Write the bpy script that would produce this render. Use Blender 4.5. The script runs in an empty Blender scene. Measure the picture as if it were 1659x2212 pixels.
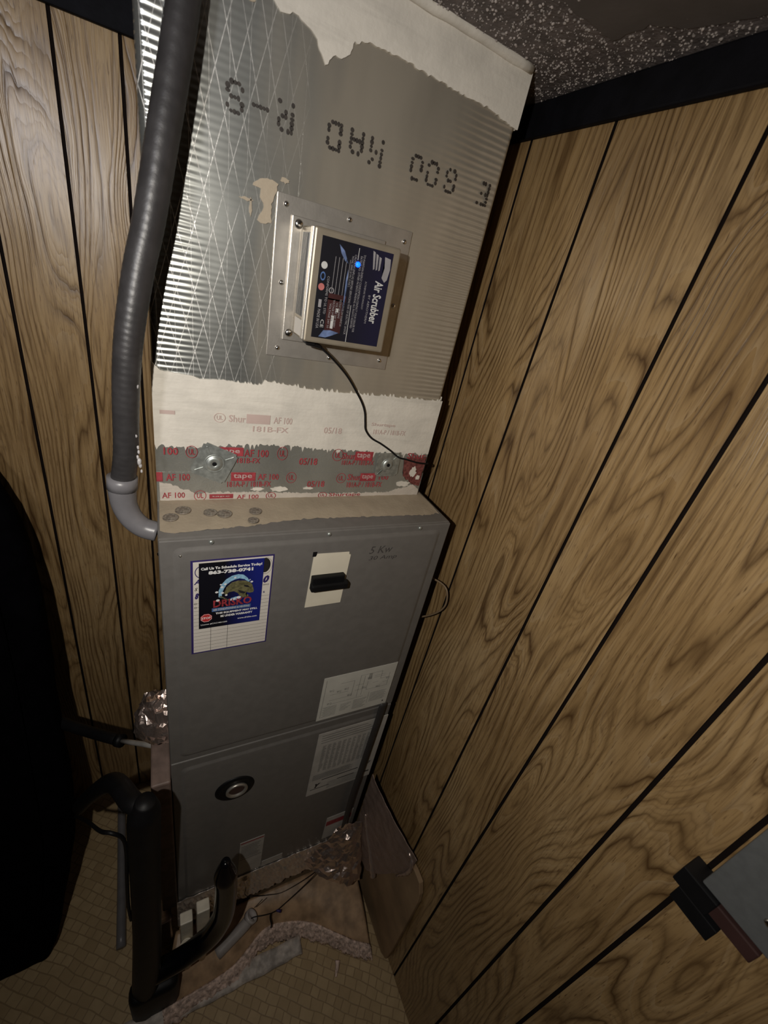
import bpy, bmesh, math, random
from mathutils import Vector, Matrix, noise
random.seed(7)
ZT = 1.53            # height of the cabinet top above the floor
C = bpy.context.scene.collection

# ------------------------------------------------------------------ camera
cam_d = bpy.data.cameras.new('camera'); cam = bpy.data.objects.new('camera', cam_d); C.objects.link(cam)
right = Vector((0.8879456, -0.4120484, 0.2043741)); down = Vector((-0.0393869, -0.5108281, -0.8587801)); fwd = Vector((0.4582590, 0.7545004, -0.4698169))
M = Matrix((right, -down, -fwd)).transposed().to_4x4(); M.translation = Vector((-0.59695, -1.12676, ZT + 0.39962))
cam.matrix_world = M
cam_d.sensor_fit = 'HORIZONTAL'; cam_d.sensor_width = 36; cam_d.lens = 19.8495; cam_d.clip_start = 0.02
cam_d.dof.use_dof = True; cam_d.dof.focus_distance = 0.8; cam_d.dof.aperture_fstop = 7.0
bpy.context.scene.camera = cam
# ------------------------------------------------------------------ world, lamp, exposure
w = bpy.data.worlds.new('world'); bpy.context.scene.world = w; w.use_nodes = True
w.node_tree.nodes['Background'].inputs[0].default_value = (0.95, 0.82, 0.68, 1); w.node_tree.nodes['Background'].inputs[1].default_value = 0.045
ld = bpy.data.lights.new('work_lamp', 'SPOT'); lo = bpy.data.objects.new('work_lamp', ld); C.objects.link(lo)
ld.energy = 21; ld.color = (1.0, 0.94, 0.85); ld.shadow_soft_size = 0.008; ld.spot_size = math.radians(152); ld.spot_blend = 1.0
lo.location = (-0.765, -1.130, ZT + 0.455)
lo.rotation_euler = (Vector((-0.18, -0.45, ZT - 0.10)) - lo.location).to_track_quat('-Z', 'Y').to_euler()
fd = bpy.data.lights.new('room_lamp', 'AREA'); fo = bpy.data.objects.new('room_lamp', fd); C.objects.link(fo)
fd.energy = 1.05; fd.color = (0.95, 0.95, 1.0); fd.size = 0.10; fo.location = (-1.12, -1.50, ZT + 0.60)
fd.spread = math.radians(75)
fo.rotation_euler = (Vector((-0.80, 0.0, ZT + 0.50)) - fo.location).to_track_quat('-Z', 'Y').to_euler()
vs = bpy.context.scene.view_settings
vs.view_transform = 'Standard'; vs.look = 'None'; vs.gamma = 1; vs.use_curve_mapping = False; vs.exposure = 0.0

# ------------------------------------------------------------------ materials
def nodes(name):
    m = bpy.data.materials.new(name); m.use_nodes = True
    nt = m.node_tree; return m, nt, nt.nodes['Principled BSDF']
def nd(nt, t, **kw):
    n = nt.nodes.new(t)
    for k, v in kw.items():
        if k.startswith('i_'): n.inputs[k[2:]].default_value = v
        else: setattr(n, k, v)
    return n
def rgba(c): return (c[0], c[1], c[2], 1)
def ramp(nt, fac, stops):
    r = nt.nodes.new('ShaderNodeValToRGB'); e = r.color_ramp.elements
    while len(e) < len(stops): e.new(0.5)
    for i, (p, c) in enumerate(stops): e[i].position = p; e[i].color = rgba(c)
    nt.links.new(fac, r.inputs[0]); return r.outputs[0]
def mth(nt, op, a, b=None, clamp=False):
    n = nt.nodes.new('ShaderNodeMath'); n.operation = op; n.use_clamp = clamp
    for i, x in enumerate((a, b)):
        if x is None: continue
        if isinstance(x, (int, float)): n.inputs[i].default_value = x
        else: nt.links.new(x, n.inputs[i])
    return n.outputs[0]
def mixc(nt, f, a, b, blend='MIX'):
    n = nt.nodes.new('ShaderNodeMix'); n.data_type = 'RGBA'; n.blend_type = blend
    if isinstance(f, (int, float)): n.inputs[0].default_value = f
    else: nt.links.new(f, n.inputs[0])
    for k, x in ((6, a), (7, b)):
        if isinstance(x, tuple): n.inputs[k].default_value = rgba(x)
        else: nt.links.new(x, n.inputs[k])
    return n.outputs[2]
def bump(nt, bs, h, strength=0.3, dist=0.002, prev=None):
    b = nt.nodes.new('ShaderNodeBump'); b.inputs['Strength'].default_value = strength; b.inputs['Distance'].default_value = dist
    nt.links.new(h, b.inputs['Height'])
    if prev: nt.links.new(prev, b.inputs['Normal'])
    nt.links.new(b.outputs[0], bs.inputs['Normal']); return b.outputs[0]
def objco(nt, scale=(1, 1, 1), uv=False):
    t = nt.nodes.new('ShaderNodeTexCoord'); mp = nt.nodes.new('ShaderNodeMapping'); mp.inputs['Scale'].default_value = scale
    nt.links.new(t.outputs['UV' if uv else 'Object'], mp.inputs[0]); return mp.outputs[0]
def tex(nt, co, scale=5, detail=2, rough=0.5, dist=0.0):
    n = nt.nodes.new('ShaderNodeTexNoise'); n.inputs['Scale'].default_value = scale; n.inputs['Detail'].default_value = detail
    n.inputs['Roughness'].default_value = rough; n.inputs['Distortion'].default_value = dist
    nt.links.new(co, n.inputs['Vector']); return n.outputs[0]
def plain(name, col, rough=0.5, metal=0.0, var=0.12, vs_=30, bmp=0.0, bs_=200, spec=0.5, col2=None, coat=0):
    m, nt, b = nodes(name)
    co = objco(nt); n = tex(nt, co, vs_, 3)
    c2 = col2 or tuple(x * (1 - var) for x in col); c1 = tuple(min(1, x * (1 + var)) for x in col) if not col2 else col
    nt.links.new(ramp(nt, n, [(0.35, c2), (0.65, c1)]), b.inputs['Base Color'])
    b.inputs['Roughness'].default_value = rough; b.inputs['Metallic'].default_value = metal
    b.inputs['Specular IOR Level'].default_value = spec; b.inputs['Coat Weight'].default_value = coat
    if bmp: bump(nt, b, tex(nt, co, bs_, 3), bmp, 0.002)
    return m

def wood(name):
    m, nt, b = nodes(name)
    t = nd(nt, 'ShaderNodeTexCoord'); s = nd(nt, 'ShaderNodeSeparateXYZ'); nt.links.new(t.outputs['UV'], s.inputs[0])
    u, v = s.outputs[0], s.outputs[1]
    def comb(a, c):
        n = nd(nt, 'ShaderNodeCombineXYZ'); nt.links.new(a, n.inputs[0]); nt.links.new(c, n.inputs[1]); return n.outputs[0]
    base = comb(mth(nt, 'MULTIPLY', u, 7.0), mth(nt, 'MULTIPLY', v, 1.25))
    h = tex(nt, base, 1.0, 1.2, 0.45, 0.3)
    fine = tex(nt, comb(mth(nt, 'MULTIPLY', u, 40), mth(nt, 'MULTIPLY', v, 5)), 1.0, 2, 0.5)
    # knots
    vo = nd(nt, 'ShaderNodeTexVoronoi'); vo.inputs['Scale'].default_value = 1.0; vo.inputs['Randomness'].default_value = 0.9
    nt.links.new(comb(mth(nt, 'MULTIPLY', u, 6.5), mth(nt, 'MULTIPLY', v, 3.0)), vo.inputs['Vector'])
    sc = nd(nt, 'ShaderNodeSeparateColor'); nt.links.new(vo.outputs['Color'], sc.inputs[0])
    on = mth(nt, 'GREATER_THAN', sc.outputs[0], 0.55)
    d = vo.outputs['Distance']
    kn = mth(nt, 'MULTIPLY', on, mth(nt, 'SUBTRACT', 1.0, mth(nt, 'MULTIPLY', d, 2.4), True))
    kn2 = mth(nt, 'MULTIPLY', kn, kn)
    ph = mth(nt, 'ADD', mth(nt, 'MULTIPLY', h, 20.0), mth(nt, 'MULTIPLY', kn2, 5.5))
    ph = mth(nt, 'ADD', ph, mth(nt, 'MULTIPLY', u, 48.0))
    ph = mth(nt, 'ADD', ph, mth(nt, 'MULTIPLY', fine, 1.1))
    fr = mth(nt, 'FRACT', ph)
    line = mth(nt, 'POWER', mth(nt, 'ABSOLUTE', mth(nt, 'SUBTRACT', mth(nt, 'MULTIPLY', fr, 2.0), 1.0)), 3.6)
    # lines break up along their length and fade on some boards
    br = tex(nt, comb(mth(nt, 'MULTIPLY', u, 16), mth(nt, 'MULTIPLY', v, 4.5)), 1.0, 2, 0.6)
    am = mth(nt, 'MULTIPLY', mth(nt, 'SUBTRACT', br, 0.27), 2.9, True)
    line = mth(nt, 'MULTIPLY', line, am)
    fr2 = mth(nt, 'FRACT', mth(nt, 'ADD', mth(nt, 'MULTIPLY', ph, 3.3), mth(nt, 'MULTIPLY', fine, 1.6)))
    br2 = tex(nt, comb(mth(nt, 'MULTIPLY', u, 9), mth(nt, 'MULTIPLY', v, 2.6)), 1.0, 3, 0.6)
    line2 = mth(nt, 'MULTIPLY', mth(nt, 'POWER', mth(nt, 'ABSOLUTE', mth(nt, 'SUBTRACT', mth(nt, 'MULTIPLY', fr2, 2.0), 1.0)), 2.5), mth(nt, 'MULTIPLY', mth(nt, 'SUBTRACT', br2, 0.42), 3.6, True))
    hi = mth(nt, 'POWER', mth(nt, 'FRACT', mth(nt, 'ADD', ph, 0.40)), 5.0)
    streak = tex(nt, comb(mth(nt, 'MULTIPLY', u, 260), mth(nt, 'MULTIPLY', v, 9)), 1.0, 3, 0.6)
    tone = tex(nt, comb(mth(nt, 'MULTIPLY', u, 5), mth(nt, 'MULTIPLY', v, 2.2)), 1.0, 3, 0.6)
    c = ramp(nt, tone, [(0.3, (0.265, 0.165, 0.070)), (0.55, (0.375, 0.245, 0.112)), (0.75, (0.44, 0.305, 0.155))])
    c = mixc(nt, mth(nt, 'MULTIPLY', mth(nt, 'SUBTRACT', streak, 0.46, True), 3.2, True), c, (0.15, 0.086, 0.036))
    c = mixc(nt, mth(nt, 'MULTIPLY', mth(nt, 'MULTIPLY', hi, am), 0.35), c, (0.45, 0.34, 0.21))
    c = mixc(nt, mth(nt, 'MULTIPLY', line2, 0.50), c, (0.12, 0.066, 0.026))
    c = mixc(nt, mth(nt, 'MULTIPLY', line, 0.94), c, (0.070, 0.034, 0.012))
    core = mth(nt, 'MULTIPLY', on, mth(nt, 'SUBTRACT', 1.0, mth(nt, 'MULTIPLY', d, 6.5), True))
    c = mixc(nt, mth(nt, 'MULTIPLY', core, 1.2, True), c, (0.055, 0.030, 0.014))
    pores = tex(nt, comb(mth(nt, 'MULTIPLY', u, 420), mth(nt, 'MULTIPLY', v, 36)), 1.0, 2, 0.6)
    c = mixc(nt, mth(nt, 'MULTIPLY', mth(nt, 'SUBTRACT', pores, 0.60, True), 6.0, True), c, (0.11, 0.060, 0.026))
    nt.links.new(c, b.inputs['Base Color'])
    b.inputs['Roughness'].default_value = 0.33; b.inputs['Specular IOR Level'].default_value = 0.5
    hh = mth(nt, 'SUBTRACT', mth(nt, 'SUBTRACT', mth(nt, 'MULTIPLY', streak, 0.5), line), mth(nt, 'MULTIPLY', line2, 0.5))
    bump(nt, b, hh, 0.45, 0.0012)
    return m

def foil(name, col=(0.55, 0.55, 0.53), rough=0.36, scrim=True, metal=0.9, bstr=0.55):
    m, nt, b = nodes(name)
    t = nd(nt, 'ShaderNodeTexCoord'); s = nd(nt, 'ShaderNodeSeparateXYZ'); nt.links.new(t.outputs['Object'], s.inputs[0])
    x, z = s.outputs[0], s.outputs[2]
    co = t.outputs['Object']
    dirt = tex(nt, objco(nt, (7, 7, 2.2)), 1.0, 4, 0.6)
    c = ramp(nt, dirt, [(0.3, tuple(k * 0.72 for k in col)), (0.62, col)])
    blot = tex(nt, objco(nt, (3, 3, 2)), 1.5, 3)
    b.inputs['Metallic'].default_value = metal
    mt = metal
    if scrim:
        def thread(kx, kz, ofs, wd):
            f = mth(nt, 'FRACT', mth(nt, 'ADD', mth(nt, 'ADD', mth(nt, 'MULTIPLY', x, kx), mth(nt, 'MULTIPLY', z, kz)), ofs))
            return mth(nt, 'LESS_THAN', mth(nt, 'ABSOLUTE', mth(nt, 'SUBTRACT', f, 0.5)), wd)
        wob = mth(nt, 'MULTIPLY', tex(nt, co, 9, 1), 0.5)
        a = mth(nt, 'MAXIMUM', thread(44, 12.5, 0.1, 0.021), thread(44, -12.5, 0.4, 0.021))
        a = mth(nt, 'MAXIMUM', a, thread(44, 0.6, 0.2, 0.010))
        left = mth(nt, 'MULTIPLY', mth(nt, 'SUBTRACT', -0.06, x), 7.0, True)      # the threads show through where the facing is worn on this side
        a = mth(nt, 'MULTIPLY', a, mth(nt, 'MULTIPLY', left, mth(nt, 'MULTIPLY', mth(nt, 'SUBTRACT', tex(nt, co, 14, 3), 0.26), 4.5, True)))
        worn = mth(nt, 'MULTIPLY', mth(nt, 'ADD', mth(nt, 'SUBTRACT', -0.02, x), mth(nt, 'MULTIPLY', mth(nt, 'SUBTRACT', tex(nt, objco(nt, (14, 14, 2.5)), 1.0, 3), 0.5), 0.30)), 9.0, True)
        c = mixc(nt, worn, c, (0.40, 0.41, 0.39)); metal = mth(nt, 'ADD', mth(nt, 'MULTIPLY', worn, 0.38), 0.45)
        a = mth(nt, 'MULTIPLY', a, mth(nt, 'ADD', mth(nt, 'MULTIPLY', tex(nt, co, 260, 1), 1.0), 0.25))
        c = mixc(nt, a, c, (0.92, 0.90, 0.86)); nt.links.new(mth(nt, 'MULTIPLY', mth(nt, 'SUBTRACT', 1.0, mth(nt, 'MULTIPLY', a, 0.85)), metal), b.inputs['Metallic'])  # highlights on the raised threads are painted in as white, less metallic colour
        ribn = tex(nt, objco(nt, (18, 18, 60)), 1.0, 2)
        ribs = mth(nt, 'SINE', mth(nt, 'ADD', mth(nt, 'MULTIPLY', z, 2 * math.pi / 0.0080), mth(nt, 'MULTIPLY', ribn, 2.5)))
        em = mth(nt, 'ADD', mth(nt, 'MULTIPLY', mth(nt, 'SUBTRACT', mth(nt, 'ABSOLUTE', mth(nt, 'SUBTRACT', x, -0.02)), 0.16), 14.0, True), 0.10)
        hh = mth(nt, 'ADD', mth(nt, 'MULTIPLY', mth(nt, 'MULTIPLY', ribs, 0.6), em), mth(nt, 'MULTIPLY', a, 0.8))
        n1 = bump(nt, b, hh, 0.50, 0.0010)
        bump(nt, b, tex(nt, co, 12, 2), 0.05, 0.012, n1)
    else:
        n1 = bump(nt, b, tex(nt, co, 90, 4, 0.6, 1.5), bstr, 0.004)
    nt.links.new(c, b.inputs['Base Color'])
    nt.links.new(ramp(nt, blot, [(0.3, (rough - 0.05,) * 3), (0.7, (rough + 0.1,) * 3)]), b.inputs['Roughness'])
    return m

def mastic_mat(name, col, alpha=False):
    m, nt, b = nodes(name)
    co = objco(nt); st = tex(nt, objco(nt, (6, 6, 55)), 1.0, 4, 0.65); n = tex(nt, co, 25, 4)
    c = ramp(nt, n, [(0.3, tuple(k * 0.86 for k in col)), (0.6, col)])
    c = mixc(nt, mth(nt, 'MULTIPLY', mth(nt, 'SUBTRACT', st, 0.56, True), 2.0, True), c, tuple(k * 0.62 for k in col))
    nt.links.new(c, b.inputs['Base Color']); b.inputs['Roughness'].default_value = 0.6; b.inputs['Specular IOR Level'].default_value = 0.35
    h = mth(nt, 'ADD', mth(nt, 'MULTIPLY', st, 0.7), mth(nt, 'MULTIPLY', tex(nt, co, 160, 3), 0.4))
    bump(nt, b, h, 0.55, 0.0025)
    return m

def vinyl(name):
    m, nt, b = nodes(name)
    co = objco(nt); t = nd(nt, 'ShaderNodeMapping'); t.inputs['Rotation'].default_value = (0, 0, math.radians(38)); nt.links.new(co, t.inputs[0])
    wv = tex(nt, co, 6, 2)
    br = nd(nt, 'ShaderNodeTexBrick'); br.offset = 0.37; br.squash = 0.7; br.squash_frequency = 3
    br.inputs['Color1'].default_value = (0.56, 0.42, 0.24, 1); br.inputs['Color2'].default_value = (0.42, 0.30, 0.16, 1); br.inputs['Mortar'].default_value = (0.24, 0.165, 0.085, 1)
    br.inputs['Scale'].default_value = 1.0; br.inputs['Brick Width'].default_value = 0.036; br.inputs['Row Height'].default_value = 0.024; br.inputs['Mortar Size'].default_value = 0.0017; br.inputs['Mortar Smooth'].default_value = 0.4
    va = nd(nt, 'ShaderNodeVectorMath'); va.operation = 'ADD'; nt.links.new(t.outputs[0], va.inputs[0])
    nv = nd(nt, 'ShaderNodeTexNoise'); nv.inputs['Scale'].default_value = 9.0; nt.links.new(co, nv.inputs['Vector']); sc_ = nd(nt, 'ShaderNodeVectorMath'); sc_.operation = 'SCALE'; sc_.inputs['Scale'].default_value = 0.02; nt.links.new(nv.outputs['Color'], sc_.inputs[0]); nt.links.new(sc_.outputs[0], va.inputs[1])
    nt.links.new(va.outputs[0], br.inputs['Vector'])
    c = mixc(nt, mth(nt, 'MULTIPLY', tex(nt, co, 30, 3), 0.85), br.outputs[0], (0.33, 0.235, 0.12))
    nt.links.new(c, b.inputs['Base Color']); b.inputs['Roughness'].default_value = 0.5
    bump(nt, b, mth(nt, 'SUBTRACT', 1.0, br.outputs['Fac']), 0.3, 0.001)
    return m

WOOD = wood('printed_wood_panelling')
BACK = plain('panel_backing', (0.008, 0.005, 0.004), 0.9, spec=0.1)
BLACKTRIM = plain('black_trim_paint', (0.004, 0.004, 0.006), 0.7, var=0.3, bmp=0.3, bs_=120, spec=0.15)
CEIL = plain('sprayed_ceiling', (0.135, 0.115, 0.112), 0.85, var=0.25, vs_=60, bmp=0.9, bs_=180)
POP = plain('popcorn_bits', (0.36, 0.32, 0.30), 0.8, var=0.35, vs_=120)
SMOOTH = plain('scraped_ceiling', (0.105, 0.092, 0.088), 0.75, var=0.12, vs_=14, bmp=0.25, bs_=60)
VINYL = vinyl('sheet_vinyl_print')
FOIL = foil('reinforced_foil_facing', (0.43, 0.39, 0.32), 0.24, True, 0.48)
TAPEF = foil('foil_tape', (0.42, 0.42, 0.38), 0.34, False, 0.6, 0.20)
CRINK = foil('crinkled_foil', (0.66, 0.54, 0.49), 0.28, False, 0.75, 0.22)
WADF = foil('bright_copper_foil', (0.90, 0.74, 0.68), 0.20, False, 0.92, 0.25)
SKIRTF = foil('silver_tape_foil', (0.88, 0.80, 0.74), 0.24, False, 0.80, 0.35)
DULLFOIL = foil('dull_brown_foil', (0.40, 0.30, 0.26), 0.42, False, 0.55)
MASTIC = mastic_mat('duct_mastic', (0.70, 0.66, 0.585))
MASTIC2 = mastic_mat('dusty_sealant', (0.40, 0.335, 0.25))
GREY = plain('grey_cabinet_paint', (0.150, 0.142, 0.134), 0.42, 0.0, var=0.05, vs_=60, bmp=0.06, bs_=500)
GALV = plain('galvanised_steel', (0.44, 0.47, 0.45), 0.42, 0.75, var=0.2, vs_=120, bmp=0.05)
ALU = plain('brushed_aluminium', (0.52, 0.49, 0.445), 0.36, 0.75, var=0.06, vs_=60, bmp=0.06, bs_=300)
TANMETAL = plain('tan_satin_aluminium', (0.30, 0.260, 0.200), 0.42, 0.45, var=0.05, vs_=40)
CHROME = plain('bright_screw_metal', (0.75, 0.73, 0.70), 0.18, 1.0, var=0.05)
DARKM = plain('dark_vent_metal', (0.10, 0.10, 0.10), 0.4, 0.6, var=0.2)
RUBBER = plain('grey_pipe_rubber', (0.034, 0.032, 0.033), 0.40, 0.0, var=0.15, vs_=50, bmp=0.08, bs_=300, spec=0.45)
PVC = plain('grey_pvc', (0.17, 0.165, 0.175), 0.35, 0.0, var=0.08, bmp=0.1, bs_=120)
WHITEPVC = plain('white_pvc', (0.78, 0.72, 0.60), 0.4, var=0.1)
BLACK = plain('black_plastic', (0.006, 0.006, 0.007), 0.5, var=0.2, spec=0.25)
GLOSSBLACK = plain('black_enamel_tube', (0.004, 0.004, 0.006), 0.16, var=0.2, spec=0.35)
FABRIC = plain('black_woven_fabric', (0.0020, 0.0018, 0.0026), 1.0, var=0.3, bmp=0.5, bs_=900, spec=0.03)
PAPER = plain('white_paper', (0.66, 0.62, 0.57), 0.6, var=0.03)
PAPER2 = plain('grey_white_label', (0.58, 0.57, 0.52), 0.55, var=0.05)
PAPER3 = plain('dull_label', (0.46, 0.44, 0.41), 0.5, var=0.08)
CREAM = plain('cream_label', (0.72, 0.67, 0.55), 0.5, var=0.03)
NAVY = plain('navy_ink', (0.030, 0.020, 0.120), 0.5, var=0.05)
INK = plain('black_ink', (0.015, 0.014, 0.016), 0.6, var=0.05)
GINK = plain('grey_ink', (0.17, 0.165, 0.155), 0.6, var=0.1)
STENCIL = plain('stencil_ink', (0.030, 0.024, 0.020), 0.6, var=0.3, vs_=200)
PENCIL = plain('pencil_mark', (0.055, 0.050, 0.050), 0.6)
RED = plain('red_tape_ink', (0.33, 0.045, 0.055), 0.5, var=0.2, vs_=90)
PALERED = plain('faded_red_ink', (0.52, 0.40, 0.36), 0.6, var=0.05)
STOPRED = plain('stop_sign_red', (0.50, 0.035, 0.035), 0.5)
WHITEINK = plain('white_ink', (0.75, 0.75, 0.75), 0.5, var=0.02)
GREYINK2 = plain('silver_ink', (0.26, 0.25, 0.26), 0.5, var=0.1)
LOGORED = plain('logo_red', (0.30, 0.035, 0.045), 0.5, var=0.3, vs_=200)
SKYBLUE = plain('logo_sky_blue', (0.26, 0.48, 0.66), 0.5, var=0.2, vs_=200)
OLIVE = plain('logo_olive', (0.125, 0.115, 0.055), 0.5, var=0.4, vs_=160)
BANNER = plain('logo_banner_blue', (0.07, 0.14, 0.33), 0.5)
LBLUE = plain('label_steel_blue', (0.10, 0.14, 0.26), 0.35, var=0.5, vs_=60)
PINK = plain('label_pink', (0.45, 0.14, 0.13), 0.5)
MAROON = plain('label_maroon', (0.035, 0.006, 0.006), 0.5)
COIN = plain('dusty_coin', (0.24, 0.21, 0.175), 0.5, 0.4, var=0.35, vs_=260, bmp=0.4, bs_=400)
BOARD = plain('brown_board', (0.30, 0.20, 0.115), 0.6, var=0.25, vs_=8, bmp=0.2, bs_=60)
FIBRE = plain('torn_pink_fibre', (0.64, 0.49, 0.42), 0.9, var=0.4, vs_=90, bmp=1.0, bs_=180)
BROWN = plain('dark_brown_plastic', (0.045, 0.022, 0.020), 0.4, var=0.15)
STEELBOX = plain('grey_enclosure_paint', (0.105, 0.110, 0.112), 0.45, var=0.06, vs_=90, bmp=0.1, bs_=500)
CAULK = plain('grey_caulk', (0.45, 0.43, 0.43), 0.3, var=0.1, vs_=60)
def stickergrad(name, a, bcol, ax=0):
    m, nt, b = nodes(name); t = nd(nt, 'ShaderNodeTexCoord'); s = nd(nt, 'ShaderNodeSeparateXYZ'); nt.links.new(t.outputs['Generated'], s.inputs[0])
    nt.links.new(ramp(nt, s.outputs[ax], [(0.38, a), (0.9, bcol)]), b.inputs['Base Color']); b.inputs['Roughness'].default_value = 0.35; return m
STICK = stickergrad('black_to_blue_print', (0.006, 0.006, 0.010), (0.012, 0.018, 0.175))
LABDARK = stickergrad('midnight_label_print', (0.008, 0.008, 0.012), (0.010, 0.010, 0.030))
LEDM = bpy.data.materials.new('blue_led_glow'); LEDM.use_nodes = True
_b = LEDM.node_tree.nodes['Principled BSDF']; _b.inputs['Base Color'].default_value = (0.02, 0.1, 1, 1); _b.inputs['Emission Color'].default_value = (0.0, 0.045, 1.0, 1); _b.inputs['Emission Strength'].default_value = 7

# ------------------------------------------------------------------ builders
def wloc(p):
    v = Vector((0, 0, 0))
    while p: v += p.location; p = p.parent
    return v
def obj(name, bm, mat, parent=None, smooth=False, origin=None, **props):
    me = bpy.data.meshes.new(name)
    off = wloc(parent) if parent else Vector(origin or (0, 0, 0))
    if off.length: bmesh.ops.translate(bm, verts=bm.verts, vec=-off)
    bm.to_mesh(me); bm.free()
    if smooth:
        for p in me.polygons: p.use_smooth = True
    o = bpy.data.objects.new(name, me); C.objects.link(o); me.materials.append(mat)
    if parent: o.parent = parent
    else: o.location = off
    for k, v in props.items(): o[k] = v
    if any(t in name for t in ('print', 'lettering', 'lines', 'stencil', 'handwriting', 'graphic')): o['kind'] = 'stuff'
    return o
def thing(name, label, cat, loc, group=None):
    o = bpy.data.objects.new(name, None); C.objects.link(o); o.location = loc; o.empty_display_size = 0.05
    o['label'] = label; o['category'] = cat
    if group: o['group'] = group
    return o
def structure(name, bm, mat, **kw):
    return obj(name, bm, mat, None, kind='structure', **kw)
def box(bm, x0, x1, y0, y1, z0, z1, bev=0.0, seg=2):
    r = bmesh.ops.create_cube(bm, size=1); vs_ = r['verts']
    for v in vs_: v.co = Vector((x0 + (v.co.x + .5) * (x1 - x0), y0 + (v.co.y + .5) * (y1 - y0), z0 + (v.co.z + .5) * (z1 - z0)))
    if bev:
        es = {e for v in vs_ for e in v.link_edges}
        bmesh.ops.bevel(bm, geom=list(es), offset=bev, segments=seg, affect='EDGES', profile=0.5)
    return bm
def B(*a, **k): return box(bmesh.new(), *a, **k)
def cyl(bm, c, axis, r, h, seg=24, r2=None, bev=0):
    res = bmesh.ops.create_cone(bm, cap_ends=True, segments=seg, radius1=r, radius2=r if r2 is None else r2, depth=h)
    q = Vector((0, 0, 1)).rotation_difference(Vector(axis).normalized()).to_matrix().to_4x4()
    bmesh.ops.transform(bm, matrix=Matrix.Translation(c) @ q, verts=res['verts'])
    return bm
def lathe(bm, c, axis, prof, seg=32):
    # prof: list of (radius, height along axis)
    q = Vector((0, 0, 1)).rotation_difference(Vector(axis).normalized()).to_matrix()
    rings = []
    for r, h in prof:
        rings.append([bm.verts.new(Vector(c) + q @ Vector((r * math.cos(2 * math.pi * k / seg), r * math.sin(2 * math.pi * k / seg), h))) for k in range(seg)])
    for a, b in zip(rings, rings[1:]):
        for k in range(seg): bm.faces.new((a[k], a[(k + 1) % seg], b[(k + 1) % seg], b[k]))
    for rr in (rings[0], rings[-1]):
        try: bm.faces.new(rr)
        except ValueError: pass
    bmesh.ops.recalc_face_normals(bm, faces=bm.faces)
    return bm
def catmull(pts, n):
    P = [Vector(p) for p in pts]; P = [2 * P[0] - P[1]] + P + [2 * P[-1] - P[-2]]; out = []
    for i in range(1, len(P) - 2):
        for k in range(n):
            t = k / n; a, b, c, d = P[i - 1], P[i], P[i + 1], P[i + 2]
            out.append(0.5 * ((2 * b) + (c - a) * t + (2 * a - 5 * b + 4 * c - d) * t * t + (3 * b - a - 3 * c + d) * t ** 3))
    out.append(P[-2]); return out
def tube(bm, pts, r, seg=12, sub=6, rib=0.0, ribn=4, flat=None):
    path = catmull(pts, sub) if sub else [Vector(p) for p in pts]
    n = len(path); rings = []; up = Vector((0, 0, 1))
    for i, p in enumerate(path):
        t = (path[min(i + 1, n - 1)] - path[max(i - 1, 0)]).normalized()
        if i == 0:
            s = t.cross(up)
            if s.length < 0.05: s = t.cross(Vector((1, 0, 0)))
            s.normalize()
        else:
            s = (s - t * s.dot(t)).normalized()
        u = s.cross(t).normalized()
        if callable(r): rr = r(i / (n - 1))
        elif isinstance(r, (list, tuple)): f = i / (n - 1) * (len(r) - 1); k = min(int(f), len(r) - 2); rr = r[k] + (r[k + 1] - r[k]) * (f - k)
        else: rr = r
        if rib: rr *= 1 + (rib if i % ribn < ribn // 2 else 0)
        rings.append([bm.verts.new(p + (s * math.cos(2 * math.pi * k / seg) + u * math.sin(2 * math.pi * k / seg)) * rr) for k in range(seg)])
    for a, b in zip(rings, rings[1:]):
        for k in range(seg): bm.faces.new((a[k], a[(k + 1) % seg], b[(k + 1) % seg], b[k]))
    bm.faces.new(rings[0][::-1]); bm.faces.new(rings[-1])
    bmesh.ops.recalc_face_normals(bm, faces=bm.faces)
    return bm
def quad(bm, x0, x1, z0, z1, y):
    v = [bm.verts.new((x0, y, z0)), bm.verts.new((x1, y, z0)), bm.verts.new((x1, y, z1)), bm.verts.new((x0, y, z1))]
    bm.faces.new(v); return bm
def poly_xz(bm, pts, y, th=0.0):
    """flat outline facing -Y, optionally th thick"""
    v = [bm.verts.new((x, y, z)) for x, z in pts]; f = bm.faces.new(v)
    if th:
        r = bmesh.ops.extrude_face_region(bm, geom=[f]); vv = [g for g in r['geom'] if isinstance(g, bmesh.types.BMVert)]
        bmesh.ops.translate(bm, verts=vv, vec=(0, th, 0))
    bmesh.ops.triangulate(bm, faces=[g for g in bm.faces if len(g.verts) > 4])
    bmesh.ops.recalc_face_normals(bm, faces=bm.faces)
    return bm
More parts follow.
